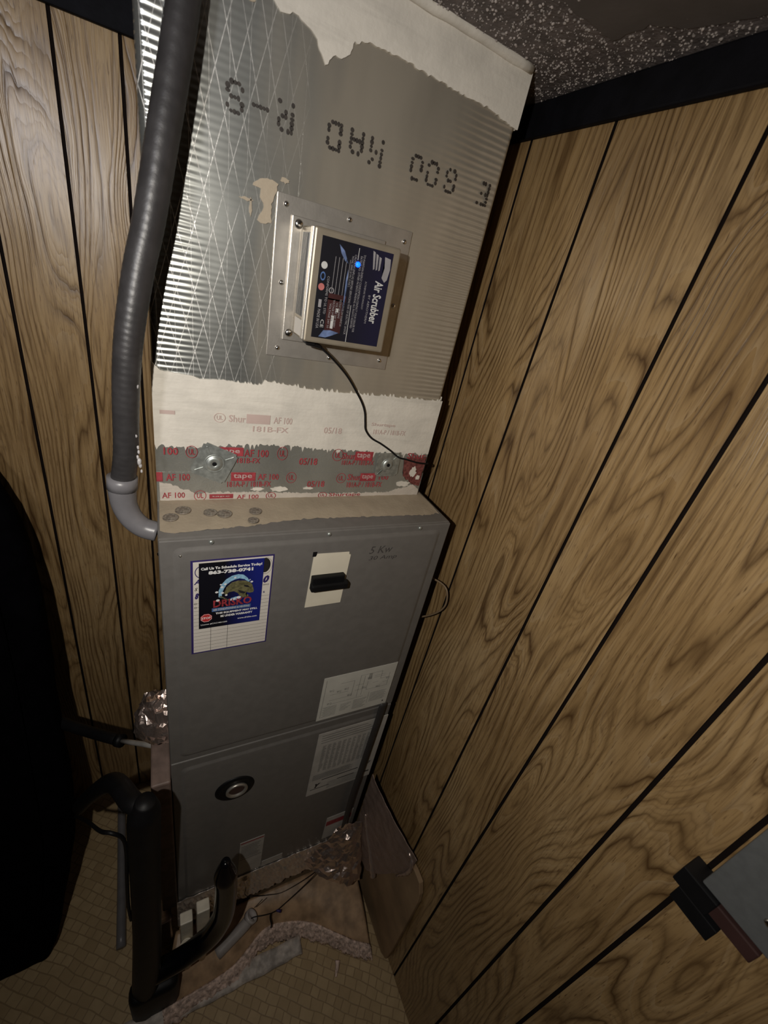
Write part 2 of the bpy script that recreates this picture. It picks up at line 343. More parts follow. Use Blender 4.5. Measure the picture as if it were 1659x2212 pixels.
def text(bm, s, x0, x1, z0, z1, y, rot=0, bold=0.0, shear=0.0):
    """lettering fitted into the box, facing -Y. rot 0 upright, 90 = reads downwards (letter tops to the right), 180 = upside down"""
    cu = bpy.data.curves.new('t', 'FONT'); cu.body = s; cu.resolution_u = 2; cu.offset = bold; cu.shear = shear
    to = bpy.data.objects.new('t', cu); C.objects.link(to)
    bpy.context.view_layer.update()
    me = bpy.data.meshes.new_from_object(to.evaluated_get(bpy.context.evaluated_depsgraph_get()))
    bpy.data.objects.remove(to); bpy.data.curves.remove(cu)
    if not me.vertices: return bm
    xs = [v.co.x for v in me.vertices]; ys = [v.co.y for v in me.vertices]
    ax, bx, ay, by = min(xs), max(xs), min(ys), max(ys)
    for v in me.vertices:
        a = (v.co.x - ax) / max(bx - ax, 1e-6); b = (v.co.y - ay) / max(by - ay, 1e-6)
        if rot == 180: a, b = 1 - a, 1 - b
        if rot == 90: v.co = (x0 + b * (x1 - x0), y, z1 - a * (z1 - z0))
        else: v.co = (x0 + a * (x1 - x0), y, z0 + b * (z1 - z0))
    bm.from_mesh(me); bpy.data.meshes.remove(me)
    return bm
def ring_xz(bm, cx, cz, r, w_, y, seg=28, sx=1.0):
    a = [bm.verts.new((cx + sx * r * math.cos(2 * math.pi * k / seg), y, cz + r * math.sin(2 * math.pi * k / seg))) for k in range(seg)]
    b = [bm.verts.new((cx + sx * (r - w_) * math.cos(2 * math.pi * k / seg), y, cz + (r - w_) * math.sin(2 * math.pi * k / seg))) for k in range(seg)]
    for k in range(seg): bm.faces.new((a[k], a[(k + 1) % seg], b[(k + 1) % seg], b[k]))
    return bm
def ragged(pts, step=0.004, amp=0.002, seed=0, closed=False):
    out = []; n = len(pts)
    for i in range(n - 1 + (1 if closed else 0)):
        a, b = Vector(pts[i]), Vector(pts[(i + 1) % n]); L = (b - a).length; k = max(1, int(L / step))
        for j in range(k):
            p = a.lerp(b, j / k); q = noise.noise(Vector((p.x * 170, p.y * 170, seed))) * amp + random.uniform(-.35, .35) * amp
            d = (b - a).normalized(); out.append((p.x - d.y * q, p.y + d.x * q))
    if not closed: out.append(tuple(pts[-1]))
    return out
def crumple(bm, amp, freq, seed=0, axis=None):
    for v in bm.verts:
        n = noise.noise_vector(v.co * freq + Vector((seed, seed, seed))) + 0.5 * noise.noise_vector(v.co * freq * 2.7 + Vector((seed, 0, 3)))
        v.co += n * amp
    return bm
def grid(bm, f, nu, nv):
    V = [[bm.verts.new(f(i / nu, j / nv)) for j in range(nv + 1)] for i in range(nu + 1)]
    for i in range(nu):
        for j in range(nv): bm.faces.new((V[i][j], V[i + 1][j], V[i + 1][j + 1], V[i][j + 1]))
    return bm
def screw(parent, c, axis=(0, -1, 0), r=0.004, mat=None, name='screw', **kw):
    bm = lathe(bmesh.new(), c, axis, [(r * 1.25, -0.001), (r * 1.25, 0.0006), (r, 0.0022), (r * .55, 0.0030)], 14)
    s = obj(name, bm, mat or CHROME, parent, True)
    return s

# ================================================================== THE SETTING
CEILZ = ZT + 0.7112; TRIMZ = ZT + 0.663
structure('floor', B(-2.6, 0.1, -2.8, 0.1, -0.05, 0.0), VINYL)
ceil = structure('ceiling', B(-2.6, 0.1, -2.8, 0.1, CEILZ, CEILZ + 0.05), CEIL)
# popcorn texture: thousands of small bits of spray on the ceiling, outside the scraped patch
patchp = [(-0.178, -0.557), (-0.084, -0.553), (-0.088, -0.606), (-0.054, -0.639), (-0.035, -0.705), (-0.03, -0.95), (-0.30, -0.95), (-0.30, -0.56)]
def inside(x, y, P):
    c = False
    for i in range(len(P)):
        (x1, y1), (x2, y2) = P[i], P[i - 1]
        if (y1 > y) != (y2 > y) and x < (x2 - x1) * (y - y1) / (y2 - y1) + x1: c = not c
    return c
ico = bmesh.new(); bmesh.ops.create_icosphere(ico, subdivisions=1, radius=1); iv = [v.co.copy() for v in ico.verts]; ifc = [[v.index for v in f.verts] for f in ico.faces]; ico.free()
V = []; F = []
for k in range(11000):
    x = random.uniform(-0.62, 0.0); y = random.uniform(-1.0, -0.35)
    if inside(x, y, patchp) and random.random() < 0.985: continue
    r = random.choice((0.0005, 0.0007, 0.0009, 0.0012, 0.0015)) * random.uniform(.8, 1.2); o = len(V)
    if random.random() < .35: x = round(x / 0.03) * 0.03 + random.gauss(0, .006)
    sx, sy = random.uniform(.7, 1.6), random.uniform(.7, 1.6)
    for q in iv: V.append((x + q.x * r * sx * random.uniform(.8, 1.2), y + q.y * r * sy * random.uniform(.8, 1.2), CEILZ + q.z * r - r * .3))
    F += [[o + i for i in f] for f in ifc]
me = bpy.data.meshes.new('popcorn_texture'); me.from_pydata(V, [], F); me.materials.append(POP)
po = bpy.data.objects.new('popcorn_texture', me); C.objects.link(po); po.parent = ceil; po['kind'] = 'stuff'
pp = ragged(patchp, 0.01, 0.006, 3, True); bm = bmesh.new(); f = bm.faces.new([bm.verts.new((x, y, CEILZ - 0.0012)) for x, y in pp])
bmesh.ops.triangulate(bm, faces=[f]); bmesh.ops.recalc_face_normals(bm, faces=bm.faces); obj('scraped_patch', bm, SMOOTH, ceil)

def plank_wall(name, axis, edges, zlo, zhi, lo, hi):
    """axis 'y': right wall in the plane x=0 with boards between |y| edges; axis 'x': back wall y=0"""
    T = 0.0022
    if axis == 'y': wall = structure(name, B(T, 0.08, -hi, -lo, zlo, zhi + 0.02), BACK)
    elif axis == 'x': wall = structure(name, B(-hi, -lo, T, 0.08, zlo, zhi + 0.02), BACK)
    for i, (a, b) in enumerate(zip(edges, edges[1:])):
        g = 0.0023; off = random.uniform(0, 50); offu = random.uniform(0, 50)
        bm = B(0, T + 0.001, -(b - g), -(a + g), zlo + .001, zhi, bev=0.0007, seg=1) if axis == 'y' else B(-(b - g), -(a + g), 0, T + 0.001, zlo + .001, zhi, bev=0.0007, seg=1)
        uv = bm.loops.layers.uv.new('UVMap')
        for f in bm.faces:
            for l in f.loops:
                c = l.vert.co; l[uv].uv = ((c.y if axis == 'y' else c.x) + offu, c.z + off)
        for f in bm.faces: f.material_index = 0 if (f.normal.x < -.98 if axis == 'y' else f.normal.y < -.98) else 1
        pk = obj('plank', bm, WOOD, wall); pk.data.materials.append(BACK)
    return wall
plank_wall('wall_right', 'y', [0.0, 0.13, 0.3396, 0.5197, 0.7397, 0.873, 1.0285, 1.1216, 1.33, 1.53, 1.66, 1.86, 2.06, 2.26, 2.46, 2.6], 0.0, CEILZ, -0.1, 2.7)
plank_wall('wall_back', 'x', [0.0, 0.2, 0.41, 0.6335, 0.7302, 0.8465, 1.02, 1.2, 1.36, 1.5, 1.7, 1.9, 2.1, 2.3, 2.5], 0.0, CEILZ, 0.0, 2.5)
structure('wall_left', B(-2.6, -2.5, -2.8, 0.1, 0, CEILZ), plain('far_panelling', (0.16, 0.11, 0.06), 0.6, var=0.2, vs_=4))
structure('wall_front', B(-2.6, 0.1, -2.8, -2.7, 0, CEILZ), plain('far_panelling_b', (0.16, 0.11, 0.06), 0.6, var=0.2, vs_=4))
structure('trim_1', B(-0.012, 0.0, -2.7, 0.0, TRIMZ, CEILZ, bev=0.003), BLACKTRIM)
structure('trim_2', B(-2.5, -0.012, -0.012, 0.0, TRIMZ, CEILZ, bev=0.003), BLACKTRIM)

# ================================================================== THE AIR HANDLER
XL, XR, YF = -0.609, -0.076, -0.542
ah = thing('air_handler', 'tall dark grey metal air handler cabinet with paper labels standing in the panelled corner', 'air handler', (-0.3425, -0.30, 0.263))
bm = B(XL, XR, YF + 0.008, -0.03, 0.263, ZT, bev=0.003)
obj('cabinet_shell', bm, GREY, ah)
def door(z0, z1, ez0, ez1, name):
    bm = B(XL + .001, XR - .001, YF + 0.0035, YF + 0.010, z0, z1, bev=0.002)
    d = obj(name, bm, GREY, ah)
    # raised field: a frustum with soft shoulders
    b2 = bmesh.new(); s = 0.010
    prof = [(0.0, 0.0036), (0.25, 0.0030), (0.6, 0.0009), (0.85, 0.0002), (1.0, 0.0)]
    x0, x1 = -0.590, -0.096
    rings = []
    for t, dep in prof:
        i = t * s; rr = 0.012
        ring = []
        for cx, cz, a0 in ((x1 - i - rr, ez1 - i - rr, 0), (x0 + i + rr, ez1 - i - rr, 90), (x0 + i + rr, ez0 + i + rr, 180), (x1 - i - rr, ez0 + i + rr, 270)):
            for k in range(5):
                a = math.radians(a0 + k * 22.5); ring.append(b2.verts.new((cx + rr * math.cos(a), YF + dep, cz + rr * math.sin(a))))
        rings.append(ring)
    for a, b in zip(rings, rings[1:]):
        n = len(a)
        for k in range(n): b2.faces.new((a[k], a[(k + 1) % n], b[(k + 1) % n], b[k]))
    b2.faces.new(rings[-1]); bmesh.ops.recalc_face_normals(b2, faces=b2.faces)
    if sum(f.normal.y for f in b2.faces) > 0: bmesh.ops.reverse_faces(b2, faces=b2.faces)
    obj('raised_field', b2, GREY, d, True)
    return d
updoor = door(ZT - 0.5715, ZT - 0.001, ZT - 0.557, ZT - 0.014, 'upper_door')
lodoor = door(0.268, ZT - 0.5755, 0.285, ZT - 0.598, 'lower_door')
for x in (-0.535, -0.340, -0.150): screw(updoor, (x, YF + 0.003, ZT - 0.0075), r=0.0032, mat=GALV)
screw(ah, (XL + 0.001, YF + 0.02, ZT - 0.035), (-1, 0, 0), 0.003)
screw(updoor, (-0.5795, YF + 0.0015, ZT - 0.028), r=0.0018)
# flange strip down the top front edge and the layer of old sealant on the cabinet top
edge = [(-0.606, -0.512), (-0.585, -0.520), (-0.55, -0.517), (-0.502, -0.513), (-0.455, -0.510), (-0.407, -0.500), (-0.35, -0.497), (-0.25, -0.500), (-0.183, -0.501), (-0.128, -0.505), (-0.084, -0.502)]
front = ragged(edge, 0.006, 0.0025, 5)
bm = bmesh.new(); nr = 7
rows = [[bm.verts.new((x, y + (-0.30 - y) * (t / nr), ZT + 0.0002 + 0.0022 * min(1, t * 2) + 0.0012 * noise.noise(Vector((x * 60, y * 60 + t * 3, 1))))) for x, y in front] for t in range(nr + 1)]
for a, b in zip(rows, rows[1:]):
    for k in range(len(a) - 1): bm.faces.new((a[k], a[k + 1], b[k + 1], b[k]))
bmesh.ops.recalc_face_normals(bm, faces=bm.faces)
obj('sealant_layer', bm, MASTIC2, ah, True, label='dusty beige sealant smeared over the cabinet top')
# grommet hole in the lower door
hc = (-0.473, YF, ZT - 0.737)
g = obj('knockout_grommet', lathe(bmesh.new(), hc, (0, -1, 0), [(0.046, -0.002), (0.046, 0.001), (0.043, 0.0035), (0.036, 0.004), (0.030, 0.002)], 40), BLACK, lodoor, True, label='black rubber grommet with a bright metal ring')
obj('metal_ring', lathe(bmesh.new(), (hc[0] + .004, YF, hc[2] - .005), (0, -1, 0), [(0.0255, 0.001), (0.026, 0.006), (0.0235, 0.0085), (0.020, 0.007), (0.0185, 0.003), (0.0175, 0.0025)], 36), ALU, g, True)
obj('hole_plug', lathe(bmesh.new(), (hc[0] + .004, YF, hc[2] - .005), (0, -1, 0), [(0.0185, 0.0015), (0.0184, 0.0032)], 30), BROWN, g)

# ---- service record sheet
ZS = ZT
sh = obj('service_record_sheet', B(-0.5655, -0.4345, YF - .0006, YF + .001, ZS - 0.2465, ZS - 0.039), NAVY, ah, label='white ruled service record sheet with a navy border')
bm = quad(bmesh.new(), -0.5620, -0.4368, ZS - 0.2435, ZS - 0.0415, YF - 0.0010); obj('white_field', bm, PAPER, sh)
bm = bmesh.new(); z = ZS - 0.128
for k in range(14): quad(bm, -0.5615, -0.4373, z - 0.0084 * k - 0.0003, z - 0.0084 * k + 0.0003, YF - 0.0013)
quad(bm, -0.5345, -0.5338, ZS - 0.2435, ZS - 0.125, YF - 0.0013); quad(bm, -0.5065, -0.5058, ZS - 0.2435, ZS - 0.125, YF - 0.0013)
obj('ruled_lines', bm, GINK, sh)
bm = bmesh.new(); ring_xz(bm, -0.5495, ZS - 0.062, 0.0125, 0.0016, YF - 0.0013, 30, 0.8)
text(bm, 'A', -0.5610, -0.5515, ZS - 0.087, ZS - 0.0765, YF - 0.0013, bold=0.03, shear=0.3)
text(bm, '0', -0.4505, -0.4400, ZS - 0.0990, ZS - 0.0825, YF - 0.0013, bold=0.06, shear=0.3)
text(bm, 'S', -0.4490, -0.4455, ZS - 0.122, ZS - 0.1175, YF - 0.0013, bold=0.04)
text(bm, '8', -0.5595, -0.5535, ZS - 0.118, ZS - 0.105, YF - 0.0013, bold=0.06, shear=0.3)
obj('navy_lettering', bm, NAVY, sh)
bm = bmesh.new(); text(bm, 'S', -0.5600, -0.5550, ZS - 0.100, ZS - 0.0935, YF - 0.0013, bold=0.02, shear=0.3); text(bm, 'SERVICES', -0.4500, -0.4395, ZS - 0.1045, ZS - 0.1015, YF - 0.0013)
text(bm, 'D', -0.5600, -0.5565, ZS - 0.130, ZS - 0.1260, YF - 0.0014); text(bm, 'D', -0.5600, -0.5565, ZS - 0.1385, ZS - 0.1345, YF - 0.0014)
# dark oval badge peeping from behind the sticker
a = [bm.verts.new((-0.4495 + 0.0095 * math.cos(t * .2618), YF - 0.0013, ZS - 0.0600 + 0.0155 * math.sin(t * .2618))) for t in range(24)]; bm.faces.new(a)
ring_xz(bm, -0.4480, ZS - 0.0615, 0.0175, 0.0006, YF - 0.0013, 30, 0.62)
obj('black_lettering', bm, INK, sh)
st = obj('company_sticker', B(-0.5535, -0.4515, YF - .0022, YF - .0011, ZS - 0.1855, ZS - 0.0445), STICK, ah, label='black and blue sticker with a reptile emblem and phone number')
SX0, SX1, SZ1, SZ0 = -0.5535, -0.4515, ZS - 0.0445, ZS - 0.1855
sx = lambda f: SX0 + f * (SX1 - SX0); sz = lambda f: SZ1 + f * (SZ0 - SZ1)
yk = YF - 0.0026
def st_t(bm, s, a, b, c, d, **k): return text(bm, s, sx(a), sx(b), sz(d), sz(c), yk, **k)
bm = bmesh.new(); st_t(bm, 'Call Us To Schedule Service Today!', .03, .97, .055, .105, bold=.045); st_t(bm, '863-738-0741', .14, .83, .112, .165, bold=.055)
st_t(bm, 'THIS EQUIPMENT MAY STILL', .26, .95, .762, .798, bold=.05); st_t(bm, 'BE UNDER WARRANTY', .34, .87, .815, .85, bold=.05)
st_t(bm, 'License #CAC1821200', .03, .45, .925, .948, bold=.02); st_t(bm, 'www.drisko.com', .62, .95, .895, .922, bold=.02)
for dx, dz, r in ((.27, .44, .022), (.33, .33, .014), (.29, .57, .026), (.42, .50, .018), (.36, .46, .02), (.82, .335, .02), (.79, .30, .010), (.55, .245, .016), (.62, .56, .03), (.55, .575, .02), (.50, .585, .014), (.35, .37, .022), (.40, .33, .018)):
    bm.faces.new([bm.verts.new((sx(dx) + r * .1 * math.cos(t * .785) * 1.2, yk - .0002, sz(dz) + r * .1 * math.sin(t * .785))) for t in range(8)])
obj('white_print', bm, WHITEINK, st)
bm = bmesh.new()   # breaking wave behind the head
up = [(.30, .52), (.30, .42), (.34, .33), (.41, .26), (.50, .215), (.60, .20), (.68, .215), (.74, .26), (.79, .325)]
lw = [(.76, .33), (.70, .285), (.62, .265), (.55, .275), (.48, .30), (.42, .34), (.38, .40), (.355, .46), (.35, .54)]
poly_xz(bm, [(sx(a), sz(b)) for a, b in up + lw], yk + .0001); poly_xz(bm, [(sx(a), sz(b)) for a, b in ((.47, .60), (.50, .56), (.58, .545), (.66, .55), (.66, .575), (.58, .60))], yk + .0001)
obj('wave_emblem', bm, SKYBLUE, st)
bm = bmesh.new()
hd = [(.42, .38), (.50, .315), (.60, .295), (.70, .305), (.78, .335), (.83, .375), (.85, .43), (.865, .475), (.855, .505), (.80, .51), (.745, .49), (.73, .52), (.79, .545), (.76, .575), (.70, .575), (.64, .54), (.60, .49), (.54, .455), (.46, .46), (.42, .50), (.385, .47)]
poly_xz(bm, [(sx(a), sz(b)) for a, b in hd], yk)
for k in range(5): poly_xz(bm, [(sx(.30 + .03 * k), sz(.50 + .02 * k)), (sx(.36 + .025 * k), sz(.515 + .014 * k)), (sx(.34 + .03 * k), sz(.535 + .014 * k))], yk)
obj('reptile_emblem', bm, OLIVE, st)
bm = bmesh.new(); poly_xz(bm, [(sx(a), sz(b)) for a, b in ((.70, .37), (.76, .385), (.80, .42), (.75, .415), (.70, .395))], yk - .0002); poly_xz(bm, [(sx(a), sz(b)) for a, b in ((.60, .44), (.66, .46), (.74, .49), (.70, .51), (.64, .49))], yk - .0002)
obj('emblem_shading', bm, INK, st)
bm = bmesh.new(); st_t(bm, 'DRISKO', .22, .84, .565, .68, bold=.03); obj('red_logo_lettering', bm, LOGORED, st)
bm = quad(bmesh.new(), sx(.20), sx(.83), sz(.745), sz(.69), yk + .0001); obj('blue_banner', bm, BANNER, st)
bm = bmesh.new(); st_t(bm, 'AIR CONDITIONING & HEATING', .22, .81, .702, .733, bold=.02)
obj('banner_lettering', bm, PAPER2, st)
bm = bmesh.new(); poly_xz(bm, [(sx(.115) + .0098 * math.cos(math.radians(22.5 + 45 * t)), sz(.83) + .0098 * math.sin(math.radians(22.5 + 45 * t))) for t in range(8)], yk); obj('stop_octagon', bm, STOPRED, st)
bm = bmesh.new(); st_t(bm, 'STOP', .045, .185, .812, .848, bold=.03)
for v in bm.verts: v.co.y -= .0003
o8 = [[bm.verts.new((sx(.115) + r * math.cos(math.radians(22.5 + 45 * t)), yk - .0003, sz(.83) + r * math.sin(math.radians(22.5 + 45 * t)))) for t in range(8)] for r in (.0092, .0085)]
for k in range(8): bm.faces.new((o8[0][k], o8[0][(k + 1) % 8], o8[1][(k + 1) % 8], o8[1][k]))
obj('stop_lettering', bm, WHITEINK, st)
# ---- breaker label with black toggle bar
bl = obj('breaker_label', poly_xz(bmesh.new(), [(-0.3665, ZT - .1725), (-0.2935, ZT - .1715), (-0.2915, ZT - .0545), (-0.2950, ZT - .0530), (-0.2955, ZT - .0480), (-0.3580, ZT - .0465), (-0.3600, ZT - .0530), (-0.3640, ZT - .0530)], YF - .0012, .0015), CREAM, ah, label='cream plastic label behind the breaker bar')
obj('label_slot', B(-0.3660, -0.3585, YF - .0008, YF + .001, ZT - .0520, ZT - .0420), BLACK, bl)
bh = obj('breaker_toggle', B(-0.3630, -0.2990, YF - .012, YF, ZT - .124, ZT - .094, bev=.002), BLACK, bl, label='black breaker toggle bar')
obj('toggle_bar', B(-0.3660, -0.2930, YF - .020, YF - .006, ZT - .121, ZT - .106, bev=.003), BLACK, bh)
# ---- handwriting
bm = bmesh.new(); text(bm, '5 Kw', -0.253, -0.203, ZT - .058, ZT - .041, YF - .0004, shear=.2); text(bm, '30 Amp', -0.251, -0.189, ZT - .076, ZT - .064, YF - .0004, shear=.2)
obj('handwriting', bm, PENCIL, updoor, label='handwritten 5 Kw 30 Amp in dark pencil')
# ---- wiring diagram label
wl = obj('wiring_diagram_label', B(-0.2925, -0.1025, YF - .0008, YF + .001, ZT - .5545, ZT - .4010), PAPER2, ah, label='pale wiring diagram label at the lower right of the upper door')
bm = bmesh.new(); X0, X1, Z0, Z1 = -0.2925, -0.1025, ZT - .5545, ZT - .4010; y1 = YF - .0012
lx = lambda f: X0 + f * (X1 - X0); lz = lambda f: Z1 + f * (Z0 - Z1)
def ln(bm, a, b, c, d, w_=.0007):
    a, b, c, d = lx(a), lz(b), lx(c), lz(d)
    quad(bm, min(a, c) - w_ / 2, max(a, c) + w_ / 2, min(b, d) - w_ / 2, max(b, d) + w_ / 2, y1)
for a, b, c, d in ((.04, .06, .04, .94), (.12, .55, .42, .55), (.42, .2, .42, .55), (.42, .2, .24, .2), (.12, .42, .36, .42), (.5, .12, .5, .62), (.56, .15, .56, .6), (.50, .12, .80, .12), (.8, .12, .8, .3), (.8, .3, .92, .3), (.92, .2, .92, .5), (.62, .5, .92, .5), (.62, .3, .62, .5), (.15, .64, .6, .64), (.68, .58, .68, .85), (.70, .2, .86, .2), (.70, .24, .86, .24), (.70, .36, .78, .36), (.84, .4, .92, .4), (.46, .33, .56, .33), (.46, .45, .62, .45)): ln(bm, a, b, c, d)
for k in range(9): ln(bm, .06 + .02 * (k % 2), .70 + .028 * k, .24, .70 + .028 * k, .0011)
for k in range(6): ln(bm, .30, .72 + .03 * k, .44 - .03 * (k % 3), .72 + .03 * k, .0011)
for k in range(8): ln(bm, .48, .70 + .03 * k, .66 - .02 * (k % 3), .70 + .03 * k, .0013)
for k in range(8): ln(bm, .71, .62 + .03 * k, .94 - .02 * (k % 2), .62 + .03 * k, .0013)
for k in range(10): ln(bm, .615 + .005 * k, .12, .615 + .005 * k, .26, .0004)
for a, b in ((.1, .3), (.2, .35), (.1, .6), (.30, .33), (.36, .5), (.55, .4), (.6, .2), (.88, .3), (.76, .46)): text(bm, 'W12', lx(a), lx(a + .06), lz(b + .05), lz(b), y1)
obj('diagram_lines', bm, GINK, wl)
bm = bmesh.new(); quad(bm, lx(.925), lx(.945), lz(.925), lz(.895), y1); obj('ink_dot', bm, INK, wl)
# ---- rating table label on the lower door, partly behind the strap
rl = obj('rating_table_label', B(-0.2760, -0.0790, YF - .0008, YF + .001, ZT - .9020, ZT - .6150), PAPER3, ah, label='dull rating table label on the lower door behind the hanging strap')
X0, X1, Z0, Z1 = -0.2760, -0.0790, ZT - .9020, ZT - .6150
bm = bmesh.new()
for k in range(11):
    for j in range(26):
        a = .10 + .072 * k; ln(bm, a, .20 + .016 * j, a + random.uniform(.018, .045), .20 + .016 * j, .0022)
for k in range(4): ln(bm, .06, .04 + .035 * k, .70 + .05 * k, .04 + .035 * k, .0025)
for k in range(6): ln(bm, .05, .66 + .016 * k, .6 + .04 * (k % 2), .66 + .016 * k, .0022)
for k in range(5): ln(bm, .3, .86 + .024 * k, .78, .86 + .024 * k, .0020)
obj('table_print', bm, GINK, rl)
bm = bmesh.new(); ln(bm, .2, .775, .74, .775, .0035); ln(bm, .05, .905, .32, .905, .0028); ln(bm, .45, .85, .7, .85, .0028); ln(bm, .84, .9, .95, .9, .006)
text(bm, '7', lx(.90), lx(.95), lz(.76), lz(.72), y1, bold=.02); text(bm, 'Y', lx(.10), lx(.19), lz(.89), lz(.82), y1, bold=.08, shear=.4)
obj('bold_print', bm, INK, rl)
# ---- small labels at the foot
sl = obj('small_label', B(-0.448, -0.381, YF - .0008, YF + .001, ZT - 1.225, ZT - 1.033), PAPER3, ah, label='small dull label at the foot of the lower door')
bm = bmesh.new(); quad(bm, -.446, -.383, ZT - 1.043, ZT - 1.037, YF - .0012); obj('red_rule', bm, LOGORED, sl)
bm = bmesh.new(); quad(bm, -.446, -.383, ZT - 1.137, ZT - 1.134, YF - .0012)
for k in range(8): quad(bm, -.444, -.39 - .004 * (k % 3), ZT - 1.062 - .009 * k, ZT - 1.059 - .009 * k, YF - .0012)
obj('label_print', bm, GINK, sl)
obj('small_label', B(-0.378, -0.315, YF - .0008, YF + .001, ZT - 1.232, ZT - 1.200), PAPER3, ah, label='narrow strip label at the foot of the lower door')
wn = obj('small_label', B(-0.185, -0.095, YF - .0008, YF + .001, ZT - 1.215, ZT - 1.085), PAPER3, ah, label='warning label with a red band half under foil')
bm = quad(bmesh.new(), -.183, -.097, ZT - 1.135, ZT - 1.108, YF - .0012); obj('red_band', bm, LOGORED, wn)

# ================================================================== THE PLENUM DUCT
DXL, DXR, DY = -0.6070, -0.0941, -0.4178
du = thing('supply_duct', 'foil faced duct board plenum rising from the grey cabinet to the ceiling', 'duct', (-0.35, -0.2, ZT))
bm = bmesh.new(); r = 0.011
# rounded front edges, sides back to the wall
prof = [(DXL, -0.03)] + [(DXL + r - r * math.cos(a), DY + r - r * math.sin(a)) for a in [i * math.pi / 12 for i in range(7)]] + [(DXR - r + r * math.sin(a), DY + r - r * math.cos(a)) for a in [i * math.pi / 12 for i in range(7)]] + [(DXR, -0.03)]
NZ = 60; zs_ = [ZT + 0.001 + (CEILZ - ZT - 0.001) * i / NZ for i in range(NZ + 1)]
def duct_x(x, y, z): return Vector((x, y + 0.0010 * noise.noise(Vector((x * 9, 0, z * 6))), z))
rows = [[bm.verts.new(duct_x(x, y, z)) for x, y in prof] for z in zs_]
for a, b in zip(rows, rows[1:]):
    for k in range(len(a) - 1): bm.faces.new((a[k], a[k + 1], b[k + 1], b[k]))
bmesh.ops.recalc_face_normals(bm, faces=bm.faces)
if sum(f.normal.y * f.calc_area() for f in bm.faces) > 0: bmesh.ops.reverse_faces(bm, faces=bm.faces)
obj('duct_board', bm, FOIL, du, True)

def front_band(pts, y0, ridge=0.0):
    """mastic sheet lying on the duct face from a closed outline of (x, z above cabinet top)"""
    bm = bmesh.new(); poly_xz(bm, [(x, ZT + z) for x, z in pts], y0, 0.0025 + 0); return bm
# top band with its torn lower edge
low = [(-0.606, 0.690), (-0.56, 0.682), (-0.54, 0.66), (-0.50, 0.668), (-0.467, 0.646), (-0.457, 0.639), (-0.44, 0.644), (-0.426, 0.639), (-0.417, 0.635), (-0.412, 0.632), (-0.408, 0.624), (-0.4, 0.614), (-0.388, 0.626), (-0.38, 0.625), (-0.371, 0.633), (-0.366, 0.646), (-0.359, 0.645), (-0.353, 0.65), (-0.33, 0.652), (-0.3, 0.652), (-0.249, 0.65), (-0.204, 0.648), (-0.155, 0.648), (-0.106, 0.641), (-0.0930, 0.640)]
pts = ragged(low, 0.003, 0.0022, 1) + [(-0.0930, 0.711), (-0.606, 0.711)]
obj('mastic_band', front_band(pts, DY - 0.0022), MASTIC, du, label='off-white mastic band under the ceiling')
obj('mastic_band', B(-0.0945, -0.0925, DY + .004, -0.2, ZT + .640, CEILZ, bev=.0008), MASTIC, du)
# cove of mastic against the ceiling
bm = bmesh.new(); tube(bm, [(-0.60, DY - .002, CEILZ - .002), (-0.42, DY - .004, CEILZ - .001), (-0.25, DY - .004, CEILZ - .001), (-0.098, DY - .002, CEILZ - .003)], 0.007, 10, 8); crumple(bm, .0015, 60, 2)
obj('mastic_bead', bm, MASTIC, du, True)
# middle band over the joint
tp = [(-0.608, 0.232), (-0.595, 0.22), (-0.554, 0.217), (-0.542, 0.213), (-0.511, 0.215), (-0.486, 0.213), (-0.453, 0.212), (-0.44, 0.219), (-0.401, 0.216), (-0.371, 0.213), (-0.321, 0.212), (-0.276, 0.214), (-0.263, 0.212), (-0.219, 0.214), (-0.154, 0.213), (-0.094, 0.215)]
top = []
for x, z in ragged(tp, 0.0022, 0.0010, 4): top.append((x, z + (random.uniform(0, .0055) if random.random() < .3 and x > -.5 else 0)))
# brushed lower edge of the band
bt = [(-0.094, 0.100), (-0.168, 0.101), (-0.222, 0.100), (-0.263, 0.103), (-0.329, 0.104), (-0.386, 0.109), (-0.482, 0.107), (-0.548, 0.100), (-0.595, 0.103), (-0.608, 0.104)]
obj('mastic_band', front_band(top + [(x_, z_ - (random.uniform(0, .010) if random.random() < .22 else 0)) for x_, z_ in ragged(bt, 0.0022, 0.0045, 6)], DY - 0.0022), MASTIC, du, label='thick off-white mastic band above the tape')
for xx in (DXL, DXR): obj('mastic_band', B(xx - .0012, xx + .0012, DY + .004, -0.15, ZT + .10, ZT + .222, bev=.0008), MASTIC, du)
# lower ragged mastic on the tape
def mz(p, s): return ragged(p, 0.0025, 0.003, s)
a = mz([(-0.604, 0.038), (-0.581, 0.030), (-0.56, 0.020), (-0.545, 0.014), (-0.521, 0.016), (-0.44, 0.015), (-0.315, 0.010), (-0.166, 0.009), (-0.153, 0.017), (-0.125, 0.022), (-0.112, 0.027), (-0.100, 0.020), (-0.095, 0.012)], 8) + [(-0.095, 0.0), (-0.604, 0.0)]
obj('mastic_smear', front_band(a, DY - 0.0030), mastic_mat('thin_mastic', (0.56, 0.505, 0.44)), du, label='thin ragged mastic along the foot of the duct')
for cx, cz, rx, rz, s in ((-0.405, 0.021, .016, .006, 1), (-0.445, 0.022, .012, .004, 2), (-0.120, 0.057, .008, .014, 3), (-0.138, 0.030, .018, .007, 4), (-0.105, 0.045, .006, .006, 5), (-0.35, 0.022, .012, .003, 6)):
    p = [(cx + rx * math.cos(t * .349) * random.uniform(.6, 1.15), cz + rz * math.sin(t * .349) * random.uniform(.6, 1.15)) for t in range(18)]
    obj('mastic_smear', front_band(p, DY - 0.0031), MASTIC, du)
